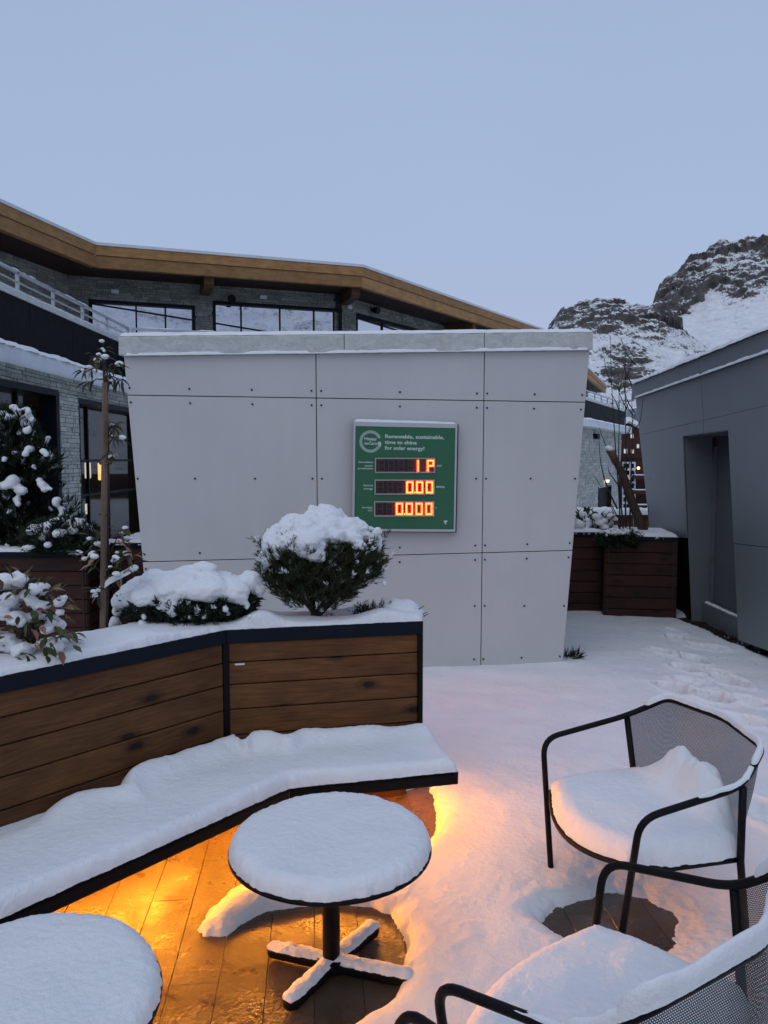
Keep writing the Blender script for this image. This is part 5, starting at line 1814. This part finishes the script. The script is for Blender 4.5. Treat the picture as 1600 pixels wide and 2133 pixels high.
ex = [E3(650, 1078, .045, 1, 1, 1), E3(655, 1062, .026, 1, 1, .9), E3(640, 1095, .06), E3(610, 1092, .05), E3(690, 1090, .06), E3(725, 1090, .045, 1, 1, .6), E3(742, 1082, .022), E3(760, 1112, .055, 1.2, 1, .7, -.03), E3(786, 1108, .032, 1, 1, .9, -.03),
      E3(735, 1125, .05, 1.2, 1, .7, -.12), E3(752, 1140, .04, 1, 1, .7, -.15), E3(700, 1118, .05, 1, 1, .8, -.15), E3(578, 1110, .05, 1, 1, 1, -.05), E3(566, 1138, .05, .9, 1, 1.1, -.13), E3(556, 1160, .040, .9, 1, 1.2, -.12), E3(551, 1183, .026, .9, 1, 1.4, -.10), E3(580, 1150, .035, .9, 1, 1.2, -.17), E3(592, 1125, .04, 1, 1, .9, -.16),
      E3(640, 1125, .045, 1, 1, .9, -.19), E3(665, 1115, .05, 1, 1, 1, -.18), E3(615, 1130, .035, 1, 1, .8, -.2), E3(675, 1138, .025, 1, 1, .9, -.22), E3(570, 1180, .018, .8, 1, 1.6, -.08), E3(635, 1150, .02, 1, 1, 1, -.22)]
blob('snow', snowcap(pc + V3(0, 0, .015), rad, .50, 420, .046, .8, 2.1, 5.0, ex, .97, .75), .0075, M['snow'], rs, rough=.017, nsc=11, smooth=16)
for px, py, r in ((690, 1172, .016), (688, 1183, .014), (598, 1155, .012), (638, 1160, .011), (580, 1212, .012), (600, 1246, .012), (606, 1258, .010), (744, 1170, .009), (670, 1270, .012), (578, 1190, .011), (760, 1205, .008), (800, 1215, .012), (634, 1175, .008)):
    dy = -.20 if 600 < px < 760 else -.1
    iv, fi = ico(2); c = aty(px, py, Yb + dy + (.15 if py > 1230 else 0))
    mk('snow_clump', iv * V3(r, r, r * 1.15) * (1 + .3 * fbm(iv + px, 1.6, 2))[:, None] + c, fi.tolist(), M['snow'], rs, True)

# the low spreading bush
lb = atz(395, 1322, CZ); lb[1] += .24
Yl = lb[1]; lc = aty(395, 1262, Yl)
ls = plant('low_bush', 'low spreading dark bush almost buried under smooth snow, left of the round pine', 'bush', V3(lb[0], Yl, CZ - .01))
rad = V3(.315, .19, .135)
p_, d_, q_ = crown_pts(3200, lc, rad, V3(lc[0], Yl, CZ - .25), low=-.9, shell=.65)
k = (q_[:, 2] < .3) | (np.linalg.norm(q_, axis=1) < .75)
p_, d_ = p_[k], d_[k]
d_ = d_ + V3(0, 0, .25) + .35 * RNG.normal(size=d_.shape)
v, f = tufts(p_, d_, 12, .030, .0062, .8, .3, .03)
tag(mk('foliage', v, f, M['needle_dark'], ls), kind='stuff')
k = RNG.random(len(p_)) < .07
v, f = tufts(p_[k] + d_[k] * .02 + V3(0, 0, .005), d_[k], 10, .022, .009, .8, .4, .02)
tag(mk('snow_dust', v, f, M['snow'], ls), kind='stuff')
L3 = lambda px, py, r, sx=1.0, sy=1.0, sz=.7, dy=0.0: (*aty(px, py, Yl + dy), r * sx, r * sy, r * sz)
ex = [L3(425, 1185, .05, 1.3, 1, .6), L3(395, 1195, .06, 1.3, 1, .6), L3(330, 1222, .075, 1.3, 1, .6), L3(380, 1220, .075, 1.4, 1, .7), L3(430, 1215, .07), L3(480, 1215, .065), L3(520, 1210, .06, 1, 1, .8), L3(535, 1230, .045, 1, 1, .9), L3(280, 1235, .06), L3(255, 1250, .05, 1, 1, 1), L3(245, 1272, .03, 1, 1, 1.2),
      L3(300, 1240, .07, 1.2, 1, .7, -.10), L3(350, 1240, .07, 1.2, 1, .8, -.13), L3(360, 1262, .04, .8, 1, 1.3, -.16), L3(400, 1235, .06, 1.2, 1, .6, -.13), L3(455, 1230, .055, 1, 1, .8, -.12), L3(500, 1245, .04, 1, 1, 1, -.1), L3(515, 1262, .022, 1, 1, 1.1, -.1), L3(340, 1258, .035, 1, 1, 1.1, -.16), L3(440, 1245, .03, 1, 1, 1, -.14)]
blob('snow', snowcap(lc + V3(0, 0, .01), rad, .42, 420, .048, .65, 2.0, 6.0, ex, .96, .6), .0085, M['snow'], ls, rough=.014, nsc=11, smooth=8)
for px, py, r in ((296, 1302, .022), (470, 1268, .014), (412, 1276, .013), (425, 1283, .013), (395, 1285, .010), (300, 1285, .012), (520, 1285, .009), (240, 1300, .03)):
    iv, fi = ico(2); c = aty(px, py, Yl - .17 if px > 250 else Yl)
    mk('snow_clump', iv * V3(r, r, r * 1.2) * (1 + .3 * fbm(iv + px, 1.6, 2))[:, None] + c, fi.tolist(), M['snow'], ls, True)

# snow hummock over a buried juniper at the planter's end
hc = atz(830, 1292, CZ); hc[1] += .14
hs = plant('buried_juniper', 'rounded hummock of snow with twig tips at the right end of the planter', 'bush', XY(hc, CZ))
Yh = hc[1]
H3 = lambda px, py, r, sx=1.0, sz=.7, dy=0.0: (*aty(px, py, Yh + dy), r * sx, r, r * sz)
blob('snow', [H3(820, 1272, .085, 1.1, .75), H3(845, 1268, .07, 1.0, .7), H3(800, 1276, .07, 1.2, .6), H3(868, 1276, .04, 1, .6), H3(878, 1282, .022, 1.2, .6), H3(835, 1284, .09, 1.3, .5, -.04), H3(780, 1284, .05, 1.3, .5)], .009, M['snow'], hs, rough=.004, nsc=14)
for px, py, qx, qy in ((868, 1280, 890, 1275), (872, 1284, 893, 1278), (770, 1288, 790, 1262), (775, 1288, 797, 1245), (782, 1286, 800, 1268), (860, 1270, 884, 1262)):
    mb = MB(); mb.tube([aty(px, py, Yh), aty((px + qx) / 2, (py + qy) / 2 + 3, Yh - .02), aty(qx, qy, Yh - .02)], [.004, .003, .0015], 5); mb.build('twig', M['twig'], hs, True)
pts = np.array([aty(random.uniform(735, 800), random.uniform(1272, 1290), Yh - .03) for _ in range(140)])
v, f = tufts(pts, np.tile(V3(.6, -.2, .5), (len(pts), 1)) + .5 * RNG.normal(size=(len(pts), 3)), 9, .03, .004)
tag(mk('foliage', v, f, M['needle_dark'], hs), kind='stuff')


def leafmesh(name, L, w, mat, curl=.25):
    v = [(0, 0, 0), (-w * .42, L * .28, curl * w * .5), (0, L * .3, 0), (w * .42, L * .28, curl * w * .5), (-w * .5, L * .58, curl * w * .5 - curl * L * .08), (0, L * .6, -curl * L * .1), (w * .5, L * .58, curl * w * .5 - curl * L * .08), (0, L, -curl * L * .35)]
    f = [(0, 2, 1), (0, 3, 2), (1, 2, 5, 4), (2, 3, 6, 5), (4, 5, 7), (5, 6, 7)]
    me = bpy.data.meshes.new(name); me.from_pydata(v, [], f); me.materials.append(mat)
    me.polygons.foreach_set('use_smooth', [True] * len(me.polygons))
    return me


def leaf_at(src, parent, p, d, s=1.0, roll=None):
    d = Vector(d).normalized()
    qn = d.to_track_quat('Y', 'Z')
    m = Matrix.Translation(Vector(p) - Vector(org(parent))) @ qn.to_matrix().to_4x4() @ Matrix.Rotation(random.uniform(-.7, .7) if roll is None else roll, 4, 'Y') @ Matrix.Scale(s, 4)
    inst(src, parent, m, 'leaf')


# leafy shrub hanging over the cap, front left
lg = leafmesh('leaf', .062, .026, M['leaf']); lbr = leafmesh('leaf', .058, .024, M['leaf_brown'], .6)
fb_ = atz(40, 1385, CZ); fb_[1] += .12
Yf = fb_[1]
fs_ = plant('leafy_shrub', 'snow laden shrub with green and withered pinkish leaves hanging over the planter cap', 'shrub', XY(fb_, CZ - .01))
balls = []
def fpx(px, py, dy=0.0): return aty(px, py, Yf + dy)
for k in range(16):
    px, py = random.uniform(-70, 130), random.uniform(1200, 1390)
    a = V3(fb_[0] + random.uniform(-.08, .08), Yf, CZ); b = fpx(px, py, random.uniform(-.1, .12))
    mb = MB(); mb.tube([a, a * .5 + b * .5 + V3(0, 0, .02), b], [.005, .004, .002], 5); mb.build('stem', M['twig'], fs_, True)
for k in range(270):
    for _ in range(50):
        px, py = random.uniform(-90, 160), random.uniform(1195, 1425)
        e_ = ((px - 30) / 128) ** 2 + ((py - 1312) / 118) ** 2
        if e_ < 1 and not (py > 1370 and px > 105): break
    dy = random.uniform(-.19, .08) * (1 - e_ * .4)
    p = fpx(px, py, dy)
    d = V3((px - 20) / 130 + random.uniform(-.6, .6), random.uniform(-1, .4), random.uniform(-.9, .35) - (py - 1300) / 300)
    leaf_at(lbr if random.random() < .27 else lg, fs_, p, d, random.uniform(.65, 1.15))
for px, py, sx, sz, rot in ((20, 1215, 40, 22, 0), (45, 1208, 25, 16, 0), (75, 1225, 26, 18, .6), (20, 1255, 26, 24, 0), (58, 1240, 22, 16, .5), (90, 1262, 26, 14, .5), (30, 1290, 30, 20, 0), (75, 1285, 26, 14, .3), (120, 1255, 16, 10, .7), (130, 1245, 14, 8, .6), (112, 1292, 22, 13, 0), (105, 1310, 18, 12, 0), (20, 1345, 34, 22, 0), (48, 1355, 34, 24, -.3),
                        (10, 1330, 30, 20, 0), (60, 1370, 26, 14, 0), (112, 1342, 22, 18, 0), (88, 1340, 18, 14, 0), (95, 1375, 22, 12, .5), (15, 1400, 26, 10, .3), (-10, 1405, 30, 12, .2), (72, 1405, 12, 14, 0), (-30, 1230, 40, 30, 0), (-50, 1290, 40, 30, 0), (-40, 1350, 40, 26, 0), (70, 1255, 14, 18, 0), (5, 1275, 20, 20, 0), (130, 1300, 12, 16, 0), (125, 1275, 12, 10, .4)):
    for j in range(3):
        p = fpx(px + random.uniform(-.35, .35) * sx, py + random.uniform(-.2, .2) * sz, random.uniform(-.10, .02))
        s_ = Yf / FPX
        balls.append((*p, sx * .70 * s_, sx * .70 * s_, sz * .72 * s_))
tag(blob('snow', balls, .006, M['snow'], fs_, rough=.015, nsc=19, smooth=7), kind='stuff')

# staked sapling
tb = atz(214, 1314, CZ + .01); Yt = tb[1]
st = plant('staked_sapling', 'thin sapling with sparse drooping leaves tied to a brown wooden stake, left of the pavilion', 'tree', XY(tb, CZ - .02))
T_ = lambda px, py, dy=0.0: aty(px, py, Yt + dy)
a, b = T_(214, 1314), T_(219.5, 797)
L = np.linalg.norm(b - a); r_ = .0135; v, f, uv = [], [], []
for i in range(13):
    c = a + (b - a) * i / 12
    for k in range(12):
        an = k * math.pi / 6; v.append(c + V3(math.cos(an), math.sin(an), 0) * r_); uv.append((L * i / 12, k / 12 * .085 * 3))
f = [(i * 12 + k, i * 12 + (k + 1) % 12, (i + 1) * 12 + (k + 1) % 12, (i + 1) * 12 + k) for i in range(12) for k in range(12)] + [tuple(144 + k for k in range(12))]
mk('stake', v, f, M['stake'], st, True, uv=uv)
trunk = [T_(222, 1316, .03), T_(226, 1180, .03), T_(223, 1050, .025), T_(226, 930, .02), T_(222, 830, .015), T_(217, 790, 0), T_(216, 738, 0)]
mb = MB(); mb.tube(roundpath(trunk, .1, 4), .0058, 7); mb.build('trunk', M['bark'], st, True)
for py in (1200, 1072, 966, 850):
    mb = MB(); c = T_(219, py, .012); mb.tube([c + V3(math.cos(q_) * .024, math.sin(q_) * .021, .004 * math.sin(q_ * 2)) for q_ in np.linspace(0, 6.28, 17)], .0028, 5, False); mb.build('tie', M['twig'], st, True)
lt = leafmesh('leaf', .078, .014, M['leaf_thin'], .7); ltb = leafmesh('leaf', .07, .014, M['leaf_brown'], .8); ltg = leafmesh('leaf', .06, .02, M['leaf'], .6)
tw = [((217, 760), (190, 742), 6), ((217, 770), (175, 775), 7), ((218, 780), (245, 760), 7), ((218, 785), (255, 795), 7), ((217, 775), (205, 745), 6), ((217, 790), (185, 800), 6), ((217, 745), (218, 728), 5), ((218, 765), (235, 790), 5),
      ((226, 915), (240, 890), 7), ((226, 925), (248, 910), 6), ((226, 940), (238, 955), 5), ((226, 900), (245, 885), 5),
      ((226, 1160), (258, 1100), 9), ((226, 1190), (270, 1130), 10), ((224, 1200), (185, 1120), 10), ((224, 1210), (165, 1150), 10), ((226, 1230), (275, 1180), 9), ((224, 1180), (195, 1150), 8), ((226, 1220), (250, 1160), 8), ((224, 1250), (190, 1230), 6), ((224, 1160), (205, 1105), 6), ((226, 1170), (285, 1160), 6)]
bl = []
for (x0, y0), (x1, y1_), nl in tw:
    dy = random.uniform(-.06, .08)
    A, B = T_(x0, y0, .02), T_(x1, y1_, dy)
    mb = MB(); mb.tube([A, A * .5 + B * .5 + V3(0, 0, .012), B, B + (B - A) * .08 - V3(0, 0, .012)], [.003, .0025, .0018, .001], 5); mb.build('twig', M['twig'], st, True)
    for k in range(nl):
        t_ = .35 + .65 * (k + 1) / nl; p = A + (B - A) * t_ + V3(0, 0, .010)
        d = unit(B - A) * random.uniform(.1, .9) + V3(random.uniform(-.8, .8), random.uniform(-.8, .8), random.uniform(-1.2, .1))
        leaf_at(random.choice([lt, lt, lt, ltg, ltb] if y0 > 850 else [lt]), st, p, d, random.uniform(.7, 1.1))
        if random.random() < (.42 if y0 > 1000 else .22):
            q_ = p + unit(d) * .025 + V3(0, 0, .006); r2 = random.uniform(.006, .013)
            bl.append((*q_, r2 * 1.6, r2 * 1.4, r2))
bl.append((*T_(217, 730), .008, .008, .008))
A, B = T_(192, 1243), T_(284, 1186)
mb = MB(); mb.tube([A, A * .6 + B * .4 + V3(0, 0, .012), B], [.004, .004, .003], 6); mb.build('branch', M['bark'], st, True)
ridge('snow', [A, A * .6 + B * .4 + V3(0, 0, .012), B], .020, .022, M['snow'], st, step=.006, lift=.001)
tag(blob('snow', bl, .004, M['snow'], st, rough=.002, nsc=60, smooth=1), kind='stuff')

# tall pine in the back left planter
Yp = 7.45
pb = aty(45, 1150, Yp)
pine = plant('tall_pine', 'tall dark pine with snow knobs on every shoot tip at the left edge', 'tree', XY(pb, LZp - .02))
G = lambda px, py, dy=0.0: aty(px, py, Yp + dy)
mb = MB(); mb.tube([G(35, 1160), G(38, 1020), G(42, 860)], [.045, .03, .012], 8); mb.build('trunk', M['bark'], pine, True)
sp_, dd_ = [], []; kn = []
for k in range(190):
    py = random.uniform(865, 1155)
    t_ = (1150 - py) / 290; wmax = 128 * (1 - t_ ** 1.6) + 22
    px = 20 + random.uniform(-1, 1) * wmax; dy = random.uniform(-.45, .4) * (1 - .4 * t_)
    tip = G(px, py, dy); root = G(38, min(1150, py + 60), 0)
    mb = None
    n_ = 12
    d = unit(tip - root) * .8 + V3(0, 0, .7)
    for j in range(n_):
        q_ = root * (1 - (j + 3) / (n_ + 2)) + tip * ((j + 3) / (n_ + 2)) + RNG.normal(size=3) * .025
        sp_.append(q_); dd_.append(d + .3 * RNG.normal(size=3))
    if k < 30:
        mb = MB(); mb.tube([root, tip], [.012, .006], 5); mb.build('branch', M['bark'], pine, True)
    if random.random() < .6:
        r2 = random.uniform(.016, .034)
        c = tip + d / np.linalg.norm(d) * .05
        for j in range(3):
            kn.append((*(c + V3(random.uniform(-.03, .03), random.uniform(-.03, .03), .012 * j)), r2 * random.uniform(.8, 1.3), r2, r2 * .8))
v, f = tufts(np.array(sp_), np.array(dd_), 20, .10, .011, .6, .3, .08)
tag(mk('foliage', v, f, M['needle_dark'], pine), kind='stuff')
sp_, dd_ = np.array(sp_), np.array(dd_)
k = RNG.random(len(sp_)) < .16
v, f = tufts(sp_[k] + V3(0, 0, .015), dd_[k], 9, .07, .02, .6, .4, .06)
tag(mk('snow_dust', v, f, M['snow'], pine), kind='stuff')
for px, py, r2 in ((28, 848, .06), (55, 852, .05), (60, 868, .06), (8, 870, .075), (18, 885, .07), (50, 880, .05), (65, 885, .04), (100, 912, .045), (60, 935, .06), (90, 940, .06), (28, 1000, .09), (42, 1020, .085), (35, 1040, .06), (12, 1010, .08), (88, 1010, .07), (100, 1015, .05), (82, 1000, .05), (118, 1042, .06), (130, 1062, .06), (145, 1075, .05), (10, 955, .05), (0, 905, .08)):
    r2 *= .72
    kn.append((*G(px, py, -.35 if py > 930 else -.15), r2, r2, r2 * .75)); kn.append((*G(px + random.uniform(-9, 9), py + random.uniform(2, 12), -.38 if py > 930 else -.17), r2 * .8, r2 * .7, r2 * .7))
tag(blob('snow', kn, .017, M['snow'], pine, rough=.012, nsc=11, smooth=2), kind='stuff')

# snowy mound in the same planter
Ym = 6.95
M3 = lambda px, py, r, sx=1.0, sz=.7, dy=0.0: (*aty(px, py, Ym + dy), r * sx, r, r * sz)
mc = aty(130, 1125, Ym)
md_ = plant('mounded_shrub', 'small dark shrub under rounded snow pads in the back planter beside the stone pier', 'bush', XY(mc, LZp))
p_, d_, q_ = crown_pts(900, mc, V3(.33, .25, .16), mc - V3(0, 0, .25), low=-.8)
v, f = tufts(p_, d_ + .4 * RNG.normal(size=d_.shape), 12, .05, .010, .8)
tag(mk('foliage', v, f, M['needle_dark'], md_), kind='stuff')
blob('snow', [M3(75, 1105, .075, 1.2, .8, -.1), M3(105, 1100, .085, 1.2, .8, -.1), M3(120, 1092, .09, 1.2, .7), M3(160, 1092, .09, 1.1, .7), M3(182, 1105, .07, 1, .8), M3(195, 1112, .05), M3(90, 1118, .05, 1, .8, -.2), M3(122, 1112, .06, 1, .8, -.2), M3(64, 1112, .04), M3(100, 1135, .04, 1, .8, -.25), M3(60, 1140, .05, 1.4, .5, -.2), M3(150, 1105, .06, 1, .7, -.15)], .014, M['snow'], md_, rough=.008, nsc=12)

# plants in the right-hand planters
Yr = rp2.location.y + .35
rb_ = aty(1225, 1118, Yr)
rh = plant('broadleaf_shrub', 'small evergreen shrub with upright dark leaves and snow between, right of the pavilion', 'shrub', XY(rb_, PZ))
lr = leafmesh('leaf', .13, .05, M['leaf'], .3)
bl = []
for k in range(120):
    px, py = random.uniform(1160, 1280), random.uniform(1068, 1116)
    if ((px - 1222) / 60) ** 2 + ((py - 1100) / 34) ** 2 > 1: continue
    p = aty(px, py, Yr + random.uniform(-.2, .2))
    leaf_at(lr, rh, p, V3(random.uniform(-.7, .7), random.uniform(-.6, .3), random.uniform(.2, 1)), random.uniform(.7, 1.1))
    if random.random() < .5:
        r2 = random.uniform(.03, .055); bl.append((*(p + V3(random.uniform(-.05, .05), -.02, .02)), r2 * 1.3, r2, r2 * .8))
tag(blob('snow', bl, .014, M['snow'], rh, rough=.008, nsc=14, smooth=1), kind='stuff')
mb = MB()
for k in range(4): mb.tube([rb_ + V3(.02 * k, 0, -.05), rb_ + V3(.1 * k - .15, 0, .25)], [.012, .006], 5)
for k in range(4):
    m1 = MB(); m1.tube([rb_ + V3(.02 * k, 0, -.05), rb_ + V3(.1 * k - .15, 0, .25)], [.012, .006], 5); m1.build('stem', M['twig'], rh, True)
Yc = rp1.location.y + .12
cc = aty(1288, 1122, Yc)
cu = plant('creeping_juniper', 'flat dark juniper under a snow pad spilling over the corner of the right planter', 'bush', XY(cc, PZ))
p_, d_, q_ = crown_pts(500, cc + V3(0, -.05, -.02), V3(.24, .2, .07), cc - V3(0, 0, .2), low=-1)
v, f = tufts(p_, d_ + .6 * RNG.normal(size=d_.shape), 10, .06, .010, .8)
tag(mk('foliage', v, f, M['needle_dark'], cu), kind='stuff')
C3 = lambda px, py, r, sx=1.0, sz=.5, dy=0.0: (*aty(px, py, Yc + dy), r * sx, r, r * sz)
blob('snow', [C3(1262, 1110, .07, 1.2), C3(1280, 1107, .08, 1.2), C3(1300, 1108, .08, 1.2), C3(1318, 1112, .06), C3(1322, 1118, .03, 1, 1), C3(1255, 1114, .04), C3(1288, 1112, .08, 1.5, .5, -.12)], .014, M['snow'], cu, rough=.008, nsc=12)

Yw = rp1.location.y + .45
Wp = lambda px, py, dy=0.0: aty(px, py, Yw + dy)
lt_ = plant('leaning_trunk', 'leaning pruned brown trunk with a snow tipped stub rising from the right planter', 'tree', XY(Wp(1345, 1118), PZ))
mb = MB(); mb.tube(roundpath([Wp(1348, 1122), Wp(1318, 1050), Wp(1296, 985), Wp(1284, 962)], .15, 5), list(np.linspace(.056, .040, 14)), 9); mb.build('trunk', M['bark'], lt_, True)
mb = MB(); mb.tube([Wp(1284, 965), Wp(1275, 945), Wp(1269, 936)], [.042, .046, .043], 9); mb.build('stub', m_plain('pale_bark', (.13, .085, .045), .85, 0, .4, 12, .5, 40), lt_, True)
blob('snow', [(*Wp(1268, 934), .05, .05, .035), (*Wp(1272, 936, -.02), .045, .045, .03), (*Wp(1350, 1115), .09, .08, .04)], .012, M['snow'], lt_, rough=.004, nsc=15)
mb = MB(); mb.tube([Wp(1330, 1118), Wp(1332, 1108)], [.055, .06], 10); mb.build('stump', M['bark'], lt_, True)

wh = plant('bare_sapling', 'bare sapling of tall thin dark whips rising past the mountain beside the grey building', 'tree', XY(Wp(1300, 1120), PZ))
whips = [[(1292, 1118), (1291, 1040), (1284, 960), (1279, 880), (1274, 800), (1271, 700)], [(1304, 1118), (1303, 1030), (1305, 960), (1303, 880), (1302, 790), (1304, 715)], [(1312, 1118), (1314, 1000), (1318, 900), (1316, 820)], [(1300, 1118), (1294, 1050), (1288, 960), (1291, 860), (1288, 770)],
         [(1286, 1060), (1262, 1010), (1250, 960), (1247, 900)], [(1288, 1080), (1268, 1040), (1238, 990)], [(1284, 960), (1262, 930), (1248, 890)], [(1279, 880), (1262, 870), (1250, 850)], [(1290, 1100), (1276, 1060), (1256, 1030)], [(1318, 900), (1334, 880), (1340, 830)], [(1303, 1030), (1322, 985), (1332, 960)], [(1330, 1110), (1350, 1080), (1352, 1050)],
         [(1274, 800), (1262, 770), (1258, 740)], [(1302, 790), (1312, 770), (1316, 745)]]
for k in range(16):
    x0 = random.choice([1272, 1284, 1290, 1303, 1316]); y0 = random.uniform(740, 1060); s_ = random.choice([-1, 1])
    whips.append([(x0 + random.uniform(0, 8), y0), (x0 + s_ * random.uniform(8, 16), y0 - random.uniform(14, 28)), (x0 + s_ * random.uniform(14, 24), y0 - random.uniform(36, 70))])
for w_ in whips:
    n_ = len(w_); pts = [Wp(px, py, .02 * k) for k, (px, py) in enumerate(w_)]
    pts = roundpath(pts, .3, 3)
    mb = MB(); mb.tube(pts, list(np.linspace(.011 if n_ > 3 else .007, .003, len(pts))), 5); mb.build('branch', M['twig'], wh, True)

# tuft of dry grass at the pavilion's right foot
gb = atz(1180, 1374, .03)
gt = plant('grass_tuft', 'small dark tuft of grass poking from the snow at the right foot of the pavilion', 'grass', XY(gb, .02))
pts = np.array([gb + V3(random.uniform(-.03, .10), random.uniform(-.03, .05), 0) for _ in range(26)])
v, f = tufts(pts, np.tile(V3(.45, -.2, .55), (26, 1)) + .3 * RNG.normal(size=(26, 3)), 7, .085, .007, .5)
tag(mk('blades', v, f, M['needle_dark'], gt), kind='stuff')

# crumbs of snow thrown up round the footprints and the melted patches
mb = MB(); iv, fi = ico(1)
for k in range(260):
    px, py = random.uniform(1330, 1600), random.uniform(1320, 1520)
    c = floor(px, py, .058)
    r = random.uniform(.003, .009)
    mb.add(iv * V3(r, r, r * .8) + c, fi.tolist())
tag(mb.build('snow_crumbs', M['snow'], None, True), 'loose crumbs of snow scattered round the footprints', 'snow', kind='stuff')
